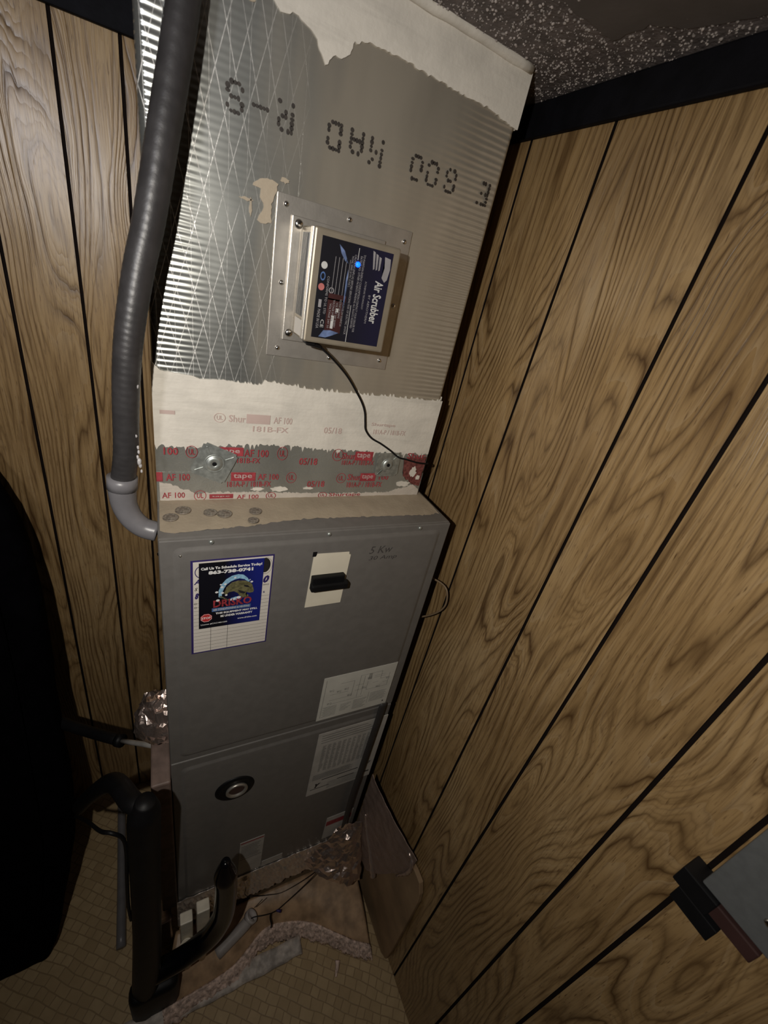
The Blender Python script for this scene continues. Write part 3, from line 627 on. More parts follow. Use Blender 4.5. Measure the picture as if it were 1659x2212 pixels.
p1 = [(-0.478, 0.475), (-0.464, 0.483), (-0.454, 0.484), (-0.446, 0.481), (-0.448, 0.474), (-0.453, 0.457), (-0.453, 0.447), (-0.452, 0.435), (-0.466, 0.432), (-0.471, 0.435), (-0.466, 0.444), (-0.463, 0.452), (-0.468, 0.461), (-0.468, 0.471), (-0.479, 0.472)]
obj('mastic_smear', front_band(ragged(p1, .003, .0016, 9, True), DY - 0.0018), MASTIC2, du, label='mastic blob beside the top of the access plate')
for cx, cz, rx, rz in ((-.486, .455, .009, .002), (-.48, .447, .002, .010), (-.438, .487, .006, .003), (-.535, .655, .012, .006), (-.49, .640, .006, .003)):
    p = [(cx + rx * math.cos(t * .449) * random.uniform(.6, 1.2), cz + rz * math.sin(t * .449) * random.uniform(.6, 1.2)) for t in range(14)]
    obj('mastic_smear', front_band(p, DY - 0.0016), MASTIC2, du)
# foil tape strips, slightly overlapped
ft = obj('foil_tape', B(-0.6078, -0.0935, DY - .0010, DY + .001, ZT + .052, ZT + .118), TAPEF, du, label='silver foil tape printed in red')
ft2 = obj('foil_tape', B(-0.6080, -0.0930, DY - .0016, DY + .001, ZT + .000, ZT + .055), TAPEF, du)
TX = [('AF 100', -0.472, -0.43, 1.616, 1.63, 1), ('UL', -0.415, -0.396, 1.611, 1.637, 2), ('05/18', -0.373, -0.338, 1.602, 1.616, 1), ('UL', -0.31, -0.288, 1.611, 1.636, 2), ('Shur', -0.29, -0.262, 1.615, 1.629, 1), ('tape', -0.263, -0.224, 1.613, 1.632, 3), ('181A-P / 181B-FX', -0.288, -0.219, 1.603, 1.613, 1), ('100', -0.596, -0.575, 1.617, 1.63, 1), ('UL', -0.564, -0.546, 1.612, 1.634, 2), ('181B-FX', -0.483, -0.444, 1.604, 1.614, 1), ('tape', -0.515, -0.473, 1.617, 1.633, 3), ('AF 100', -0.594, -0.558, 1.570, 1.583, 1), ('#', -0.608, -0.599, 1.569, 1.586, 3), ('tape', -0.492, -0.45, 1.569, 1.586, 3), ('AF 100', -0.446, -0.408, 1.571, 1.583, 1), ('UL', -0.394, -0.375, 1.564, 1.587, 2), ('181A-P / 181B-FX', -0.498, -0.421, 1.557, 1.568, 1), ('05/18', -0.352, -0.317, 1.555, 1.568, 1), ('UL', -0.294, -0.274, 1.563, 1.585, 2), ('Shur', -0.27, -0.242, 1.569, 1.583, 1), ('tape', -0.243, -0.208, 1.567, 1.585, 3), ('181A-P / 181B-FX', -0.269, -0.190, 1.553, 1.565, 1), ('AF 100', -0.601, -0.566, 1.537, 1.548, 1), ('UL', -0.552, -0.532, 1.530, 1.551, 2), ('tape', -0.527, -0.487, 1.534, 1.543, 3), ('AF 100', -0.481, -0.442, 1.532, 1.541, 1), ('UL', -0.429, -0.41, 1.530, 1.545, 2), ('UL', -0.327, -0.308, 1.530, 1.543, 2), ('Shurtape', -0.304, -0.235, 1.531, 1.541, 1), ('Shur', -0.145, -0.1, 1.62, 1.632, 1), ('100', -0.20, -0.178, 1.570, 1.581, 1),
      ('UL', -0.522, -0.504, 1.676, 1.692, 4), ('Shur', -0.499, -0.472, 1.678, 1.69, 4), ('tape', -0.471, -0.432, 1.677, 1.693, 5), ('AF 100', -0.426, -0.394, 1.679, 1.691, 4), ('181B-FX', -0.46, -0.399, 1.663, 1.673, 4), ('05/18', -0.334, -0.299, 1.666, 1.678, 4), ('Shurtape', -0.241, -0.189, 1.684, 1.692, 4), ('181A-P / 181B-FX', -0.234, -0.162, 1.669, 1.679, 4), ('tape', -0.599, -0.578, 1.685, 1.691, 5)]
bmr, bmp_, bmw = bmesh.new(), bmesh.new(), bmesh.new(); yt = DY - 0.0036
for s, x0, x1, z0, z1, k in TX:
    if k in (1, 2, 3) and z0 < 1.545 + .05 * 0: pass
    if k in (2, 4) and s == 'UL':
        t_ = bmr if k == 2 else bmp_; yy = yt
        ring_xz(t_, (x0 + x1) / 2, (z0 + z1) / 2, (z1 - z0) / 2, .0011, yy, 26, (x1 - x0) / (z1 - z0)); m_ = (x1 - x0) * .24; n_ = (z1 - z0) * .27
        text(t_, 'UL', x0 + m_, x1 - m_, z0 + n_, z1 - n_, yy, bold=.02)
    elif k in (3, 5):
        quad(bmr if k == 3 else bmp_, x0, x1, z0, z1, yt + .0002)
        if s == 'tape' and k == 3: text(bmw, 'tape', x0 + .004, x1 - .006, z0 + .003, z1 - .003, yt - .0002, bold=.01)
    else: text(bmr if k == 1 else bmp_, s, x0, x1, z0, z1, yt, bold=.015)
obj('red_print', bmr, RED, ft); obj('faded_print', bmp_, PALERED, ft); obj('knocked_out_print', bmw, plain('tape_silver_ink', (0.45, 0.36, 0.34), 0.5), ft)
bm = bmesh.new()                                     # dark red stained tape end at the right
poly_xz(bm, [(x, ZT + z) for x, z in ragged([(-.150, .088), (-.096, .094), (-.095, .024), (-.118, .030), (-.142, .048)], .004, .003, 12, True)], DY - .0019); obj('red_print', bm, plain('dark_red_tape', (0.16, 0.05, 0.045), 0.45, var=.4, vs_=160), ft)

# stencilled upside-down code on the facing, built from dot matrix strokes
FONT = {'S': ['.XXX.', 'X...X', 'X....', '.XXX.', '....X', 'X...X', '.XXX.'], '-': ['.....', '.....', '.....', 'XXXXX', '.....', '.....', '.....'], 'R': ['XXXX.', 'X...X', 'X...X', 'XXXX.', 'X.X..', 'X..X.', 'X...X'],
        'G': ['.XXX.', 'X...X', 'X...X', 'X...X', 'X...X', 'X...X', '.XXX.'], 'A': ['..X..', '.X.X.', 'X...X', 'X...X', 'XXXXX', 'X...X', 'X...X'], 'M': ['X...X', 'XX.XX', 'X.X.X', 'X.X.X', 'X...X', 'X...X', 'X...X'],
        '0': ['.XXX.', 'X...X', 'X...X', 'X...X', 'X...X', 'X...X', '.XXX.'], '8': ['.XXX.', 'X...X', 'X...X', '.XXX.', 'X...X', 'X...X', '.XXX.'], 'E': ['XXXXX', 'X....', 'X....', 'XXXX.', 'X....', 'X....', 'XXXXX'], 'D': ['XXXX.', 'X...X', 'X...X', 'X...X', 'X...X', 'X...X', 'XXXX.'], '2': ['.XXX.', 'X...X', '....X', '..XX.', '.X...', 'X....', 'XXXXX']}
bm = bmesh.new()
cells = [('S', -.504), ('-', -.474), ('R', -.443), ('D', -.378), ('A', -.346), ('M', -.316), ('0', -.250), ('0', -.222), ('8', -.189), ('E', -.124)]
for ch, cx in cells:
    Wd, Hh = .019, .031
    for r_ in range(7):
        for c_ in range(5):
            if FONT[ch][r_][c_] == 'X' and random.random() < .86:
                # rotated half a turn: the code is upside down on the board
                px = cx + (2 - c_) * Wd / 4.6; pz = ZT + .551 - (3 - r_) * Hh / 7; ex, ez = .0026 * random.uniform(.75, 1.15), .0026 * random.uniform(.7, 1.2)
                bm.faces.new([bm.verts.new((px + ex * math.cos(t * .785), DY - .0013, pz + ez * math.sin(t * .785))) for t in range(8)])
obj('stencilled_code', bm, STENCIL, du, label='black dot printed code running upside down across the foil')

# square insulation washers
def washer(cx, cz, s, ang, nm, lab):
    yb = DY - .0052; rot = Matrix.Translation((cx, yb, cz)) @ Matrix.Rotation(-ang, 4, 'Y')
    bm = B(-s / 2, s / 2, -.0006, .0006, -s / 2, s / 2)
    bmesh.ops.bevel(bm, geom=[e for e in bm.edges if abs((e.verts[0].co - e.verts[1].co).y) > .0008], offset=.004, segments=3, affect='EDGES')
    bmesh.ops.transform(bm, matrix=rot, verts=bm.verts)
    w_ = obj('washer_plate', bm, GALV, du, False, label=lab); k = s / .060
    obj('dished_centre', lathe(bmesh.new(), (cx, yb, cz), (0, -1, 0), [(.0172 * k, .0004), (.0160 * k, .0012), (.0148 * k, .0008), (.0135 * k, .0006), (.0125 * k, .0022), (.0085 * k, .0034), (.0040 * k, .0032), (.0030 * k, .0020)], 32), GALV, w_, True)
    obj('pin_hole', lathe(bmesh.new(), (cx, yb - .0024, cz), (0, -1, 0), [(.0034, -.0005), (.0036, .0012), (.0018, .0013)], 14), BLACK, w_)
    for a in (45, 225, 135 if s > .055 else 225):
        bm = B(.0185 * k, .0335 * k, -.0016, .0002, -.0009, .0009, bev=.0004)
        bmesh.ops.transform(bm, matrix=rot @ Matrix.Rotation(math.radians(-a), 4, 'Y'), verts=bm.verts); obj('stiffening_rib', bm, GALV, w_)
washer(-.520, ZT + .0735, .060, math.radians(-24), 'w', 'large square galvanised washer turned on its corner')
washer(-.187, ZT + .0755, .052, math.radians(3), 'w', 'smaller square galvanised washer by the cable')

# ================================================================== AIR PURIFIER
ap = thing('air_purifier', 'square metal air purifier with midnight blue label and glowing blue light on the foil duct', 'air purifier', (-0.346, DY, ZT + 0.37))
mpz0, mpz1 = ZT + .2615, ZT + .4735
pl = obj('mounting_plate', B(-.4465, -.2355, DY - .0030, DY - .0005, mpz0, mpz1, bev=.0006), ALU, ap, label='square brushed aluminium mounting plate')
for x, z in ((-.434, .462), (-.341, .4655), (-.247, .458), (-.244, .366), (-.432, .366), (-.430, .274), (-.343, .269), (-.250, .276)): screw(pl, (x, DY - .0028, ZT + z), r=.0030)
fl = obj('flange', B(-.4250, -.280, DY - .0075, DY - .0028, ZT + .288, ZT + .452, bev=.001), ALU, ap)
for z in (.443, .299): screw(fl, (-.4155, DY - .0072, ZT + z), r=.0050, name='flange_screw')
HX0, HX1, HZ0, HZ1, HY = -.410, -.282, ZT + .300, ZT + .443, DY - .071
hs = obj('housing', B(HX0, HX1, HY, DY - .0070, HZ0, HZ1, bev=.0025), TANMETAL, ap, label='satin metal housing box')
obj('side_vent', B(HX0 - .0012, HX0 + .002, HY + .020, DY - .016, HZ0 + .030, HZ1 - .008, bev=.0005), DARKM, hs)
for k in range(6): obj('vent_slat', B(HX0 - .0030, HX0 - .0005, HY + .024 + .005 * k, HY + .0262 + .005 * k, HZ0 + .031, HZ1 - .009), plain('vent_slat_metal_%d' % k, (.15, .15, .145), .45, .5), hs) if k < 5 else None
obj('side_lip', B(HX0 - .0025, HX0 + .002, HY + .001, HY + .012, HZ0 + .002, HZ1 - .001, bev=.0008), ALU, hs)
obj('side_label', B(HX0 - .0016, HX0 + .001, HY + .014, DY - .020, HZ0 + .004, HZ0 + .026), PAPER, hs)
LX0, LX1, LZ0, LZ1 = -.3995, -.2935, ZT + .3080, ZT + .4345
lb = obj('label_plate', B(LX0, LX1, HY - .0009, HY + .001, LZ0, LZ1), LABDARK, ap, label='midnight blue printed label plate')
qx = lambda f: LX0 + f * (LX1 - LX0)       # 0 = left edge (foot of the lettering)
qz = lambda f: LZ1 + f * (LZ0 - LZ1)       # 0 = top edge (start of the lettering)
yl = HY - .0014
def lt(bm, s, a, b, c, d, **k): return text(bm, s, qx(a), qx(b), qz(d), qz(c), yl, rot=90, **k)
bm = bmesh.new(); lt(bm, 'Air Scrubber', .80, .925, .30, .75, bold=.02)
quad(bm, qx(.245), qx(.285), qz(.88), qz(.74), yl); quad(bm, qx(.295), qx(.335), qz(.70), qz(.66), yl)
bm.faces.new([bm.verts.new((qx(.065) + .0045 * math.cos(t * .52), yl, qz(.265) + .0045 * math.sin(t * .52))) for t in range(12)])
quad(bm, qx(.500), qx(.507), qz(.145), qz(.03), yl); quad(bm, qx(.500), qx(.507), qz(1.0), qz(.60), yl)
lt(bm, 'CE', .105, .150, .80, .885)
obj('white_lettering', bm, plain('soft_white_ink', (.48, .48, .47), .5), lb)
bm = bmesh.new(); lt(bm, 'BY AEROTHERM', .735, .765, .46, .76); lt(bm, 'ACTIVEPURE TECHNOLOGY', .655, .68, .33, .62)
lt(bm, 'TO MAINTAIN ENERGY CONSUMPTION CONTACT YOUR DEALER FOR', .575, .605, .08, .88); lt(bm, 'PATENT NO. OTHER PATENTS PENDING ALL RIGHTS RESERVED', .535, .563, .10, .84)
lt(bm, 'CAUTION UNPLUG BEFORE SERVICING RISK OF ELECTRIC SHOCK', .455, .485, .10, .92); lt(bm, 'MODEL SERIES 24 VAC CLASS 2', .42, .445, .12, .42)
for k, (a0, a1) in enumerate(((.62, .88), (.58, .80), (.60, .86), (.56, .76), (.58, .84))): lt(bm, 'VOLTAGE 24V 50/60HZ LAMP A'[: 14 + 2 * k], .20 + .045 * k, .228 + .045 * k, a0, a1)
for k in range(5): quad(bm, qx(.20 + .05 * k), qx(.206 + .05 * k), qz(.52), qz(.16), yl)
lt(bm, 'CONFORMS TO UL STD', .125, .155, .36, .74); lt(bm, 'MADE IN USA', .045, .085, .70, .90)
ring_xz(bm, qx(.20), qz(.49), .0038, .0012, yl, 14); quad(bm, qx(.045), qx(.085), qz(.68), qz(.60), yl)
for k in range(3): poly_xz(bm, [(qx(.70 + .05 * k), qz(.02 + .02 * k)), (qx(.735 + .05 * k), qz(.03 + .02 * k)), (qx(.755 + .04 * k), qz(.19 + .0 * k)), (qx(.735 + .04 * k), qz(.20))], yl)
poly_xz(bm, [(qx(a_), qz(b_)) for a_, b_ in ((.88, .05), (.97, .06), (.985, .16), (.965, .27), (.93, .30), (.88, .26), (.90, .16))], yl)
obj('grey_lettering', bm, GREYINK2, lb)
bm = bmesh.new(); poly_xz(bm, [(qx(a_), qz(b_)) for a_, b_ in ((.23, .04), (.31, .09), (.38, .20), (.33, .18), (.27, .12))], yl); poly_xz(bm, [(qx(a_), qz(b_)) for a_, b_ in ((.10, .985), (.16, .91), (.26, .90), (.38, .915), (.30, .95), (.20, .985))], yl)
poly_xz(bm, [(qx(a_), qz(b_)) for a_, b_ in ((.39, .25), (.41, .40), (.405, .56), (.385, .70), (.385, .5), (.38, .35))], yl)
obj('blue_graphic', bm, LBLUE, lb)
bm = bmesh.new(); bm.faces.new([bm.verts.new((qx(.058) + .0045 * math.cos(t * .52), yl, qz(.475) + .0045 * math.sin(t * .52))) for t in range(12)]); obj('pink_seal', bm, PINK, lb)
bm = bmesh.new(); ring_xz(bm, qx(.062), qz(.37), .0055, .0018, yl, 18, .65); obj('blue_seal', bm, BANNER, lb)
bm = bmesh.new(); quad(bm, qx(.17), qx(.42), qz(.585), qz(.52), yl + .0002); quad(bm, qx(.17), qx(.40), qz(.92), qz(.57), yl + .0002); obj('maroon_field', bm, MAROON, lb)
led = obj('led_light', lathe(bmesh.new(), (qx(.515), HY - .0005, qz(.185)), (0, -1, 0), [(.0036, 0), (.0034, .0014), (.0022, .0024), (.0006, .0028)], 16), LEDM, ap, True, label='glowing blue indicator light')
obj('socket', B(-.4015, -.3850, HY + .020, HY + .034, HZ0 - .006, HZ0 + .003, bev=.001), BLACK, hs)

pc = thing('power_cord', 'thin black cord hanging from the air purifier across the mastic to the duct corner', 'cord', (-.37, DY - .01, ZT + .28))
yc = DY - .009
obj('plug', tube(bmesh.new(), [(-.396, HY + .027, HZ0 - .004), (-.383, HY + .028, HZ0 - .0065), (-.372, HY + .030, HZ0 - .010)], [.0052, .0045, .0028], 10, 4), BLACK, pc, True)
obj('cable', tube(bmesh.new(), [(-.374, HY + .030, HZ0 - .009), (-.345, HY + .038, ZT + .272), (-.312, HY + .052, ZT + .246), (-.288, yc - .004, ZT + .220), (-.272, yc - .002, ZT + .200), (-.262, yc, ZT + .182), (-.2575, yc, ZT + .163), (-.2530, yc, ZT + .148), (-.238, yc, ZT + .133), (-.215, yc, ZT + .122), (-.190, yc, ZT + .108), (-.168, yc, ZT + .094), (-.150, yc, ZT + .090), (-.120, yc, ZT + .083), (-.088, yc + .008, ZT + .078), (-.082, yc + .05, ZT + .074)], .0018, 8, 6), BLACK, pc, True)

# ================================================================== CONDUIT
cd = thing('conduit', 'dark grey flexible pipe running down the left of the foil duct into a pale elbow', 'pipe', (-.64, -.46, ZT))
P = [(-.652, -.466, ZT + .060), (-.6440, -.470, ZT + .112), (-.6390, -.474, ZT + .183), (-.6335, -.476, ZT + .242), (-.6258, -.474, ZT + .293), (-.6135, -.470, ZT + .353), (-.6003, -.466, ZT + .405), (-.5835, -.460, ZT + .486), (-.5660, -.452, ZT + .572), (-.5530, -.446, ZT + .650), (-.5450, -.442, ZT + .709)]
obj('pipe_jacket', tube(bmesh.new(), P, [.0160, .0160, .0164, .0168, .0170, .0170, .0166, .0160, .0150], 22, 26, rib=.012, ribn=4), RUBBER, cd, True)
el = obj('elbow_fitting', tube(bmesh.new(), [(-.6520, -.466, ZT + .070), (-.6535, -.466, ZT + .048), (-.6520, -.467, ZT + .022), (-.6440, -.470, ZT + .000), (-.6290, -.474, ZT - .016), (-.6095, -.479, ZT - .022)], [.0190, .0190, .0176, .0165, .0158, .0158], 20, 6), PVC, cd, True, label='pale grey plastic elbow')
obj('elbow_collar', tube(bmesh.new(), [(-.6518, -.466, ZT + .070), (-.6532, -.466, ZT + .051)], .0204, 20, 2), PVC, el, True)
for i, (x, z, r_) in enumerate(((-.629, .142, .0012), (-.628, .125, .0016), (-.6275, .118, .0016), (-.629, .110, .0018), (-.6275, .103, .0030), (-.6265, .097, .0022), (-.6255, .088, .0016), (-.624, .220, .0022), (-.6235, .212, .0018))):
    bm = bmesh.new(); bmesh.ops.create_icosphere(bm, subdivisions=2, radius=r_); bmesh.ops.scale(bm, vec=(1, 1, 2.0), verts=bm.verts); bmesh.ops.translate(bm, vec=(x, -.484, ZT + z), verts=bm.verts); crumple(bm, .0006, 500, i)
    obj('caulk_drip', bm, CAULK, cd, True)

# ================================================================== COINS
CL = ['leftmost dusty coin nearest the front edge of the cabinet top', 'large dusty coin behind the leftmost one on the cabinet top', 'embossed coin touching another in the middle of the ledge', 'dusty coin overlapped on the right of the middle pair', 'dusty coin standing alone at the right of the ledge', 'small dusty coin in front of the rightmost coin']
for (x, y, r_), lab in zip([(-.590, -.479, .0115), (-.571, -.458, .0121), (-.530, -.468, .0108), (-.508, -.474, .0121), (-.456, -.469, .0108), (-.465, -.499, .0090)], CL):
    zc = ZT + .0030
    o = obj('coin', lathe(bmesh.new(), (x, y, zc), (0, 0, 1), [(r_, 0), (r_, .0014), (r_ * .95, .0021), (r_ * .88, .0013), (r_ * .55, .0013), (r_ * .5, .0018), (r_ * .12, .0021)], 30), COIN, None, True, origin=(x, y, zc))
    o['label'] = lab; o['category'] = 'coin'; o['group'] = 'coins left on the cabinet ledge'

# ================================================================== STRAP, LOW VOLTAGE WIRES, CABLE LOOP
sp = thing('strap', 'dark hanging strap crossing the rating label at the cabinet right edge', 'strap', (-.10, -.56, ZT - .56))
pts = [(-.108, YF - .004, ZT - .552), (-.110, YF - .006, ZT - .62), (-.116, YF - .010, ZT - .72), (-.124, YF - .016, ZT - .85), (-.128, YF - .018, ZT - .97), (-.126, YF - .018, ZT - 1.08), (-.122, YF - .016, ZT - 1.17)]
path = catmull(pts, 5); bm = bmesh.new(); rows = []
for i, p in enumerate(path):
    t = i / (len(path) - 1); wd = .0125 * (1 - .25 * t) * (1 if i else .7); rows.append([bm.verts.new(p + Vector((-wd, .0006, 0))), bm.verts.new(p + Vector((-wd * .4, -.0018, 0))), bm.verts.new(p + Vector((wd * .4, -.0018, 0))), bm.verts.new(p + Vector((wd, .0006, 0)))])
for a, b in zip(rows, rows[1:]):
    for k in range(3): bm.faces.new((a[k], a[k + 1], b[k + 1], b[k]))
r_ = bmesh.ops.extrude_face_region(bm, geom=bm.faces[:]); bmesh.ops.translate(bm, verts=[g_ for g_ in r_['geom'] if isinstance(g_, bmesh.types.BMVert)], vec=(0, .0012, 0)); bmesh.ops.recalc_face_normals(bm, faces=bm.faces)
obj('webbing', bm, plain('dark_grey_strap', (.035, .033, .034), .5), sp, True)
wr = thing('control_wires', 'thin dark control wires straggling from the strap end over the foil to a white stub', 'wire', (-.3, -.58, .12))
obj('wire', tube(bmesh.new(), [(-.122, YF - .014, ZT - 1.17), (-.150, -.572, .275), (-.200, -.590, .215), (-.255, -.60, .165), (-.320, -.610, .122), (-.331, -.612, .120)], .0013, 6, 5), BLACK, wr, True)
obj('wire', tube(bmesh.new(), [(-.110, YF - .012, ZT - 1.19), (-.16, -.575, .232), (-.22, -.585, .195), (-.30, -.582, .150), (-.345, -.575, .150), (-.420, -.570, .205), (-.425, -.566, .262)], .0010, 6, 5), BLACK, wr, True)
obj('wire', tube(bmesh.new(), [(-.331, -.612, .120), (-.350, -.614, .126), (-.378, -.612, .134), (-.400, -.606, .132), (-.413, -.604, .122)], .0016, 6, 5), BLACK, wr, True)
obj('wire', tube(bmesh.new(), [(-.350, -.614, .124), (-.352, -.622, .114), (-.350, -.634, .104), (-.353, -.642, .100)], .0022, 6, 4), BLACK, wr, True)
obj('wire_nut', tube(bmesh.new(), [(-.331, -.612, .121), (-.318, -.618, .118)], [.0030, .0045], 10, 2), NAVY, wr, True)
obj('wire', tube(bmesh.new(), [(-.385, -.612, .262), (-.392, -.600, .20), (-.398, -.592, .16)], .0012, 6, 4), BLACK, wr, True)
lp = obj('cable_loop', tube(bmesh.new(), [(-.074, -.470, ZT - .182), (-.050, -.486, ZT - .184), (-.032, -.522, ZT - .180), (-.026, -.543, ZT - .190), (-.026, -.551, ZT - .225), (-.032, -.533, ZT - .264), (-.052, -.501, ZT - .301), (-.074, -.470, ZT - .315)], .0022, 8, 8), plain('tan_cable', (.20, .14, .085), .5), None, True, origin=(-.05, -.5, ZT - .25))
lp['label'] = 'thin tan cable looping out between the cabinet right side and the panelling'; lp['category'] = 'cable'

# ================================================================== RETURN PLATFORM AND FOIL WORK BELOW THE CABINET
pf = thing('cabinet_platform', 'low vinyl covered platform with a torn fibrous front edge under the cabinet', 'platform', (-.33, -.4, 0))
obj('base_box', B(-.606, -.060, -.535, -.02, 0.0, .262), BOARD, pf)
topc = [(-.62, -.546, .100), (-.50, -.548, .100), (-.375, -.548, .105), (-.25, -.550, .112), (-.139, -.556, .110), (-.045, -.600, .100)]
edgc = [(-.66, -.690, .034), (-.478, -.675, .036), (-.371, -.628, .048), (-.304, -.634, .052), (-.223, -.666, .050), (-.150, -.722, .048), (-.100, -.760, .042), (-.055, -.785, .036)]
A_ = catmull(topc, 10); E_ = catmull(edgc, 8)
def lerpc(Cv, t):
    f = t * (len(Cv) - 1); k = min(int(f), len(Cv) - 2); return Cv[k].lerp(Cv[k + 1], f - k)
def shf(u, v):
    a, b = lerpc(A_, u), lerpc(E_, u); p = a.lerp(b, v); p.z += .010 * math.sin(v * math.pi) + .002 * noise.noise(Vector((p.x * 14, p.y * 14, 0))); return p
bm = grid(bmesh.new(), shf, 60, 14); r_ = bmesh.ops.extrude_face_region(bm, geom=bm.faces[:]); bmesh.ops.translate(bm, verts=[g_ for g_ in r_['geom'] if isinstance(g_, bmesh.types.BMVert)], vec=(0, 0, -.003)); bmesh.ops.recalc_face_normals(bm, faces=bm.faces)
VB = plain('worn_vinyl_flap', (.38, .25, .15), .42, var=.3, vs_=26, bmp=.25, bs_=70)
obj('vinyl_flap', bm, VB, pf, True, label='worn brown vinyl flap sloping from the cabinet')
def fib(u, v):
    e = lerpc(E_, .30 + .70 * u) if False else lerpc(E_, u); w_ = .030 + .016 * noise.noise(Vector((u * 22, 3, 0))) + .008 * noise.noise(Vector((u * 90, 1, 0)))
    p = Vector((e.x + .004 * v, e.y - w_ * v, e.z + .006 - (e.z + .004) * v ** 1.4)); p += Vector((0, -.006, .006)) * noise.noise(Vector((u * 150, v * 14, 5))); return p
bm = grid(bmesh.new(), fib, 190, 12); r_ = bmesh.ops.extrude_face_region(bm, geom=bm.faces[:]); bmesh.ops.translate(bm, verts=[g_ for g_ in r_['geom'] if isinstance(g_, bmesh.types.BMVert)], vec=(0, .006, -.003)); bmesh.ops.recalc_face_normals(bm, faces=bm.faces)
obj('torn_fibre_edge', bm, FIBRE, pf, True, label='torn pinkish fibreglass edge')
bm = bmesh.new(); tube(bm, [(-.160, -.772, .012), (-.168, -.790, .006), (-.176, -.805, .003)], [.008, .006, .003], 8, 4); crumple(bm, .002, 120, 4); obj('torn_fibre_tuft', bm, FIBRE, pf, True)
bm = grid(bmesh.new(), lambda u, v: Vector((-.86 + .60 * u, -.715 + .045 * v + .004 * noise.noise(Vector((u * 12, v * 3, 2))), .010 + .010 * v + .003 * noise.noise(Vector((u * 40, v * 6, 0))))), 90, 5)
r_ = bmesh.ops.extrude_face_region(bm, geom=bm.faces[:]); bmesh.ops.translate(bm, verts=[g_ for g_ in r_['geom'] if isinstance(g_, bmesh.types.BMVert)], vec=(0, 0, -.009)); bmesh.ops.recalc_face_normals(bm, faces=bm.faces)
obj('edge_strip', bm, plain('pale_dirty_strip', (.46, .41, .37), .5, var=.35, vs_=40, bmp=.4, bs_=120), pf, True, label='pale dirty strip along the floor')
# foil tape skirt under the cabinet
def skirt(u, v):
    x = -.612 + .545 * u; z = .290 - .120 * v; y = -.5465 - .002 - .016 * max(0, v - .35) + .0050 * noise.noise(Vector((x * 60, z * 60, 0))) + .0055 * noise.noise(Vector((x * 150, z * 150, 4)))
    if v < .14: y = -.5448 + .0008 * noise.noise(Vector((x * 70, z * 45, 0)))
    return Vector((x, y, z + (.006 * noise.noise(Vector((u * 30, 0, 9))) if v < .01 else 0)))
bm = grid(bmesh.new(), skirt, 96, 12); r_ = bmesh.ops.extrude_face_region(bm, geom=bm.faces[:]); bmesh.ops.translate(bm, verts=[g_ for g_ in r_['geom'] if isinstance(g_, bmesh.types.BMVert)], vec=(0, .002, 0)); bmesh.ops.recalc_face_normals(bm, faces=bm.faces)
obj('foil_skirt', bm, SKIRTF, pf, False, label='crinkled foil tape skirt under the cabinet door')
# crumpled corner of foil: a folded flap at the right front corner
def flap(u, v):
    a = Vector((-.235, -.556, .225)).lerp(Vector((-.125, -.556, .400)), v); b = Vector((-.068, -.655, .190)).lerp(Vector((-.072, -.575, .400)), v)
    p = a.lerp(b, u); p += Vector((-.2, -1, .2)) * (.022 * math.sin(u * math.pi) * (1 - v) * 1.4); n = noise.noise_vector(p * 42) * .009 + noise.noise_vector(p * 110) * .0035; return p + n
bm = grid(bmesh.new(), flap, 16, 15); r_ = bmesh.ops.extrude_face_region(bm, geom=bm.faces[:]); bmesh.ops.translate(bm, verts=[g_ for g_ in r_['geom'] if isinstance(g_, bmesh.types.BMVert)], vec=(.002, .002, 0)); bmesh.ops.recalc_face_normals(bm, faces=bm.faces)
obj('foil_flap', bm, WADF, pf, False, label='shiny crumpled foil flap at the corner')
# board on edge along the right wall, its upper part wrapped in dull foil
rb = thing('side_board', 'brown board on edge against the right panelling with dull foil over its top', 'board', (-.02, -.68, 0))
def yz_board(pts, x0, x1):
    bm = bmesh.new(); f = bm.faces.new([bm.verts.new((x0, y, z)) for y, z in pts]); r_ = bmesh.ops.extrude_face_region(bm, geom=[f]); bmesh.ops.translate(bm, verts=[g_ for g_ in r_['geom'] if isinstance(g_, bmesh.types.BMVert)], vec=(x1 - x0, 0, 0))
    bmesh.ops.bevel(bm, geom=list(bm.edges), offset=.002, segments=1, affect='EDGES'); bmesh.ops.recalc_face_normals(bm, faces=bm.faces); return bm
obj('board', yz_board([(-.55, .005), (-.808, .005), (-.832, .030), (-.836, .12), (-.832, .46), (-.826, .497), (-.810, .528), (-.780, .530), (-.55, .48)], -.018, -.004), BOARD, rb)
def dfo(u, v):
    y0, z0 = -.500, .500; y1, z1 = -.770, .575
    a = Vector((-.066, -.545, .62)).lerp(Vector((-.020, -.775, .575)), u); b = Vector((-.066, -.548, .235)).lerp(Vector((-.022, -.765, .47)), u)
    b.z = .235 + .25 * max(0, (u - .45) / .55) ** 1.3 if u > .45 else .235
    p = a.lerp(b, v); p.x -= .006 * math.sin(u * math.pi); return p + noise.noise_vector(p * 45) * .0025
bm = grid(bmesh.new(), dfo, 40, 40); r_ = bmesh.ops.extrude_face_region(bm, geom=bm.faces[:]); bmesh.ops.translate(bm, verts=[g_ for g_ in r_['geom'] if isinstance(g_, bmesh.types.BMVert)], vec=(.002, .001, 0)); bmesh.ops.recalc_face_normals(bm, faces=bm.faces)
obj('foil_wrap', bm, DULLFOIL, rb, False, label='dull creased foil wrap')
bm = tube(bmesh.new(), [(-.066, -.572, .445), (-.060, -.600, .39), (-.052, -.650, .315), (-.046, -.680, .262)], [.003, .004, .006, .010], 8, 10); crumple(bm, .003, 140, 8); obj('foil_seam', bm, CRINK, rb, True)
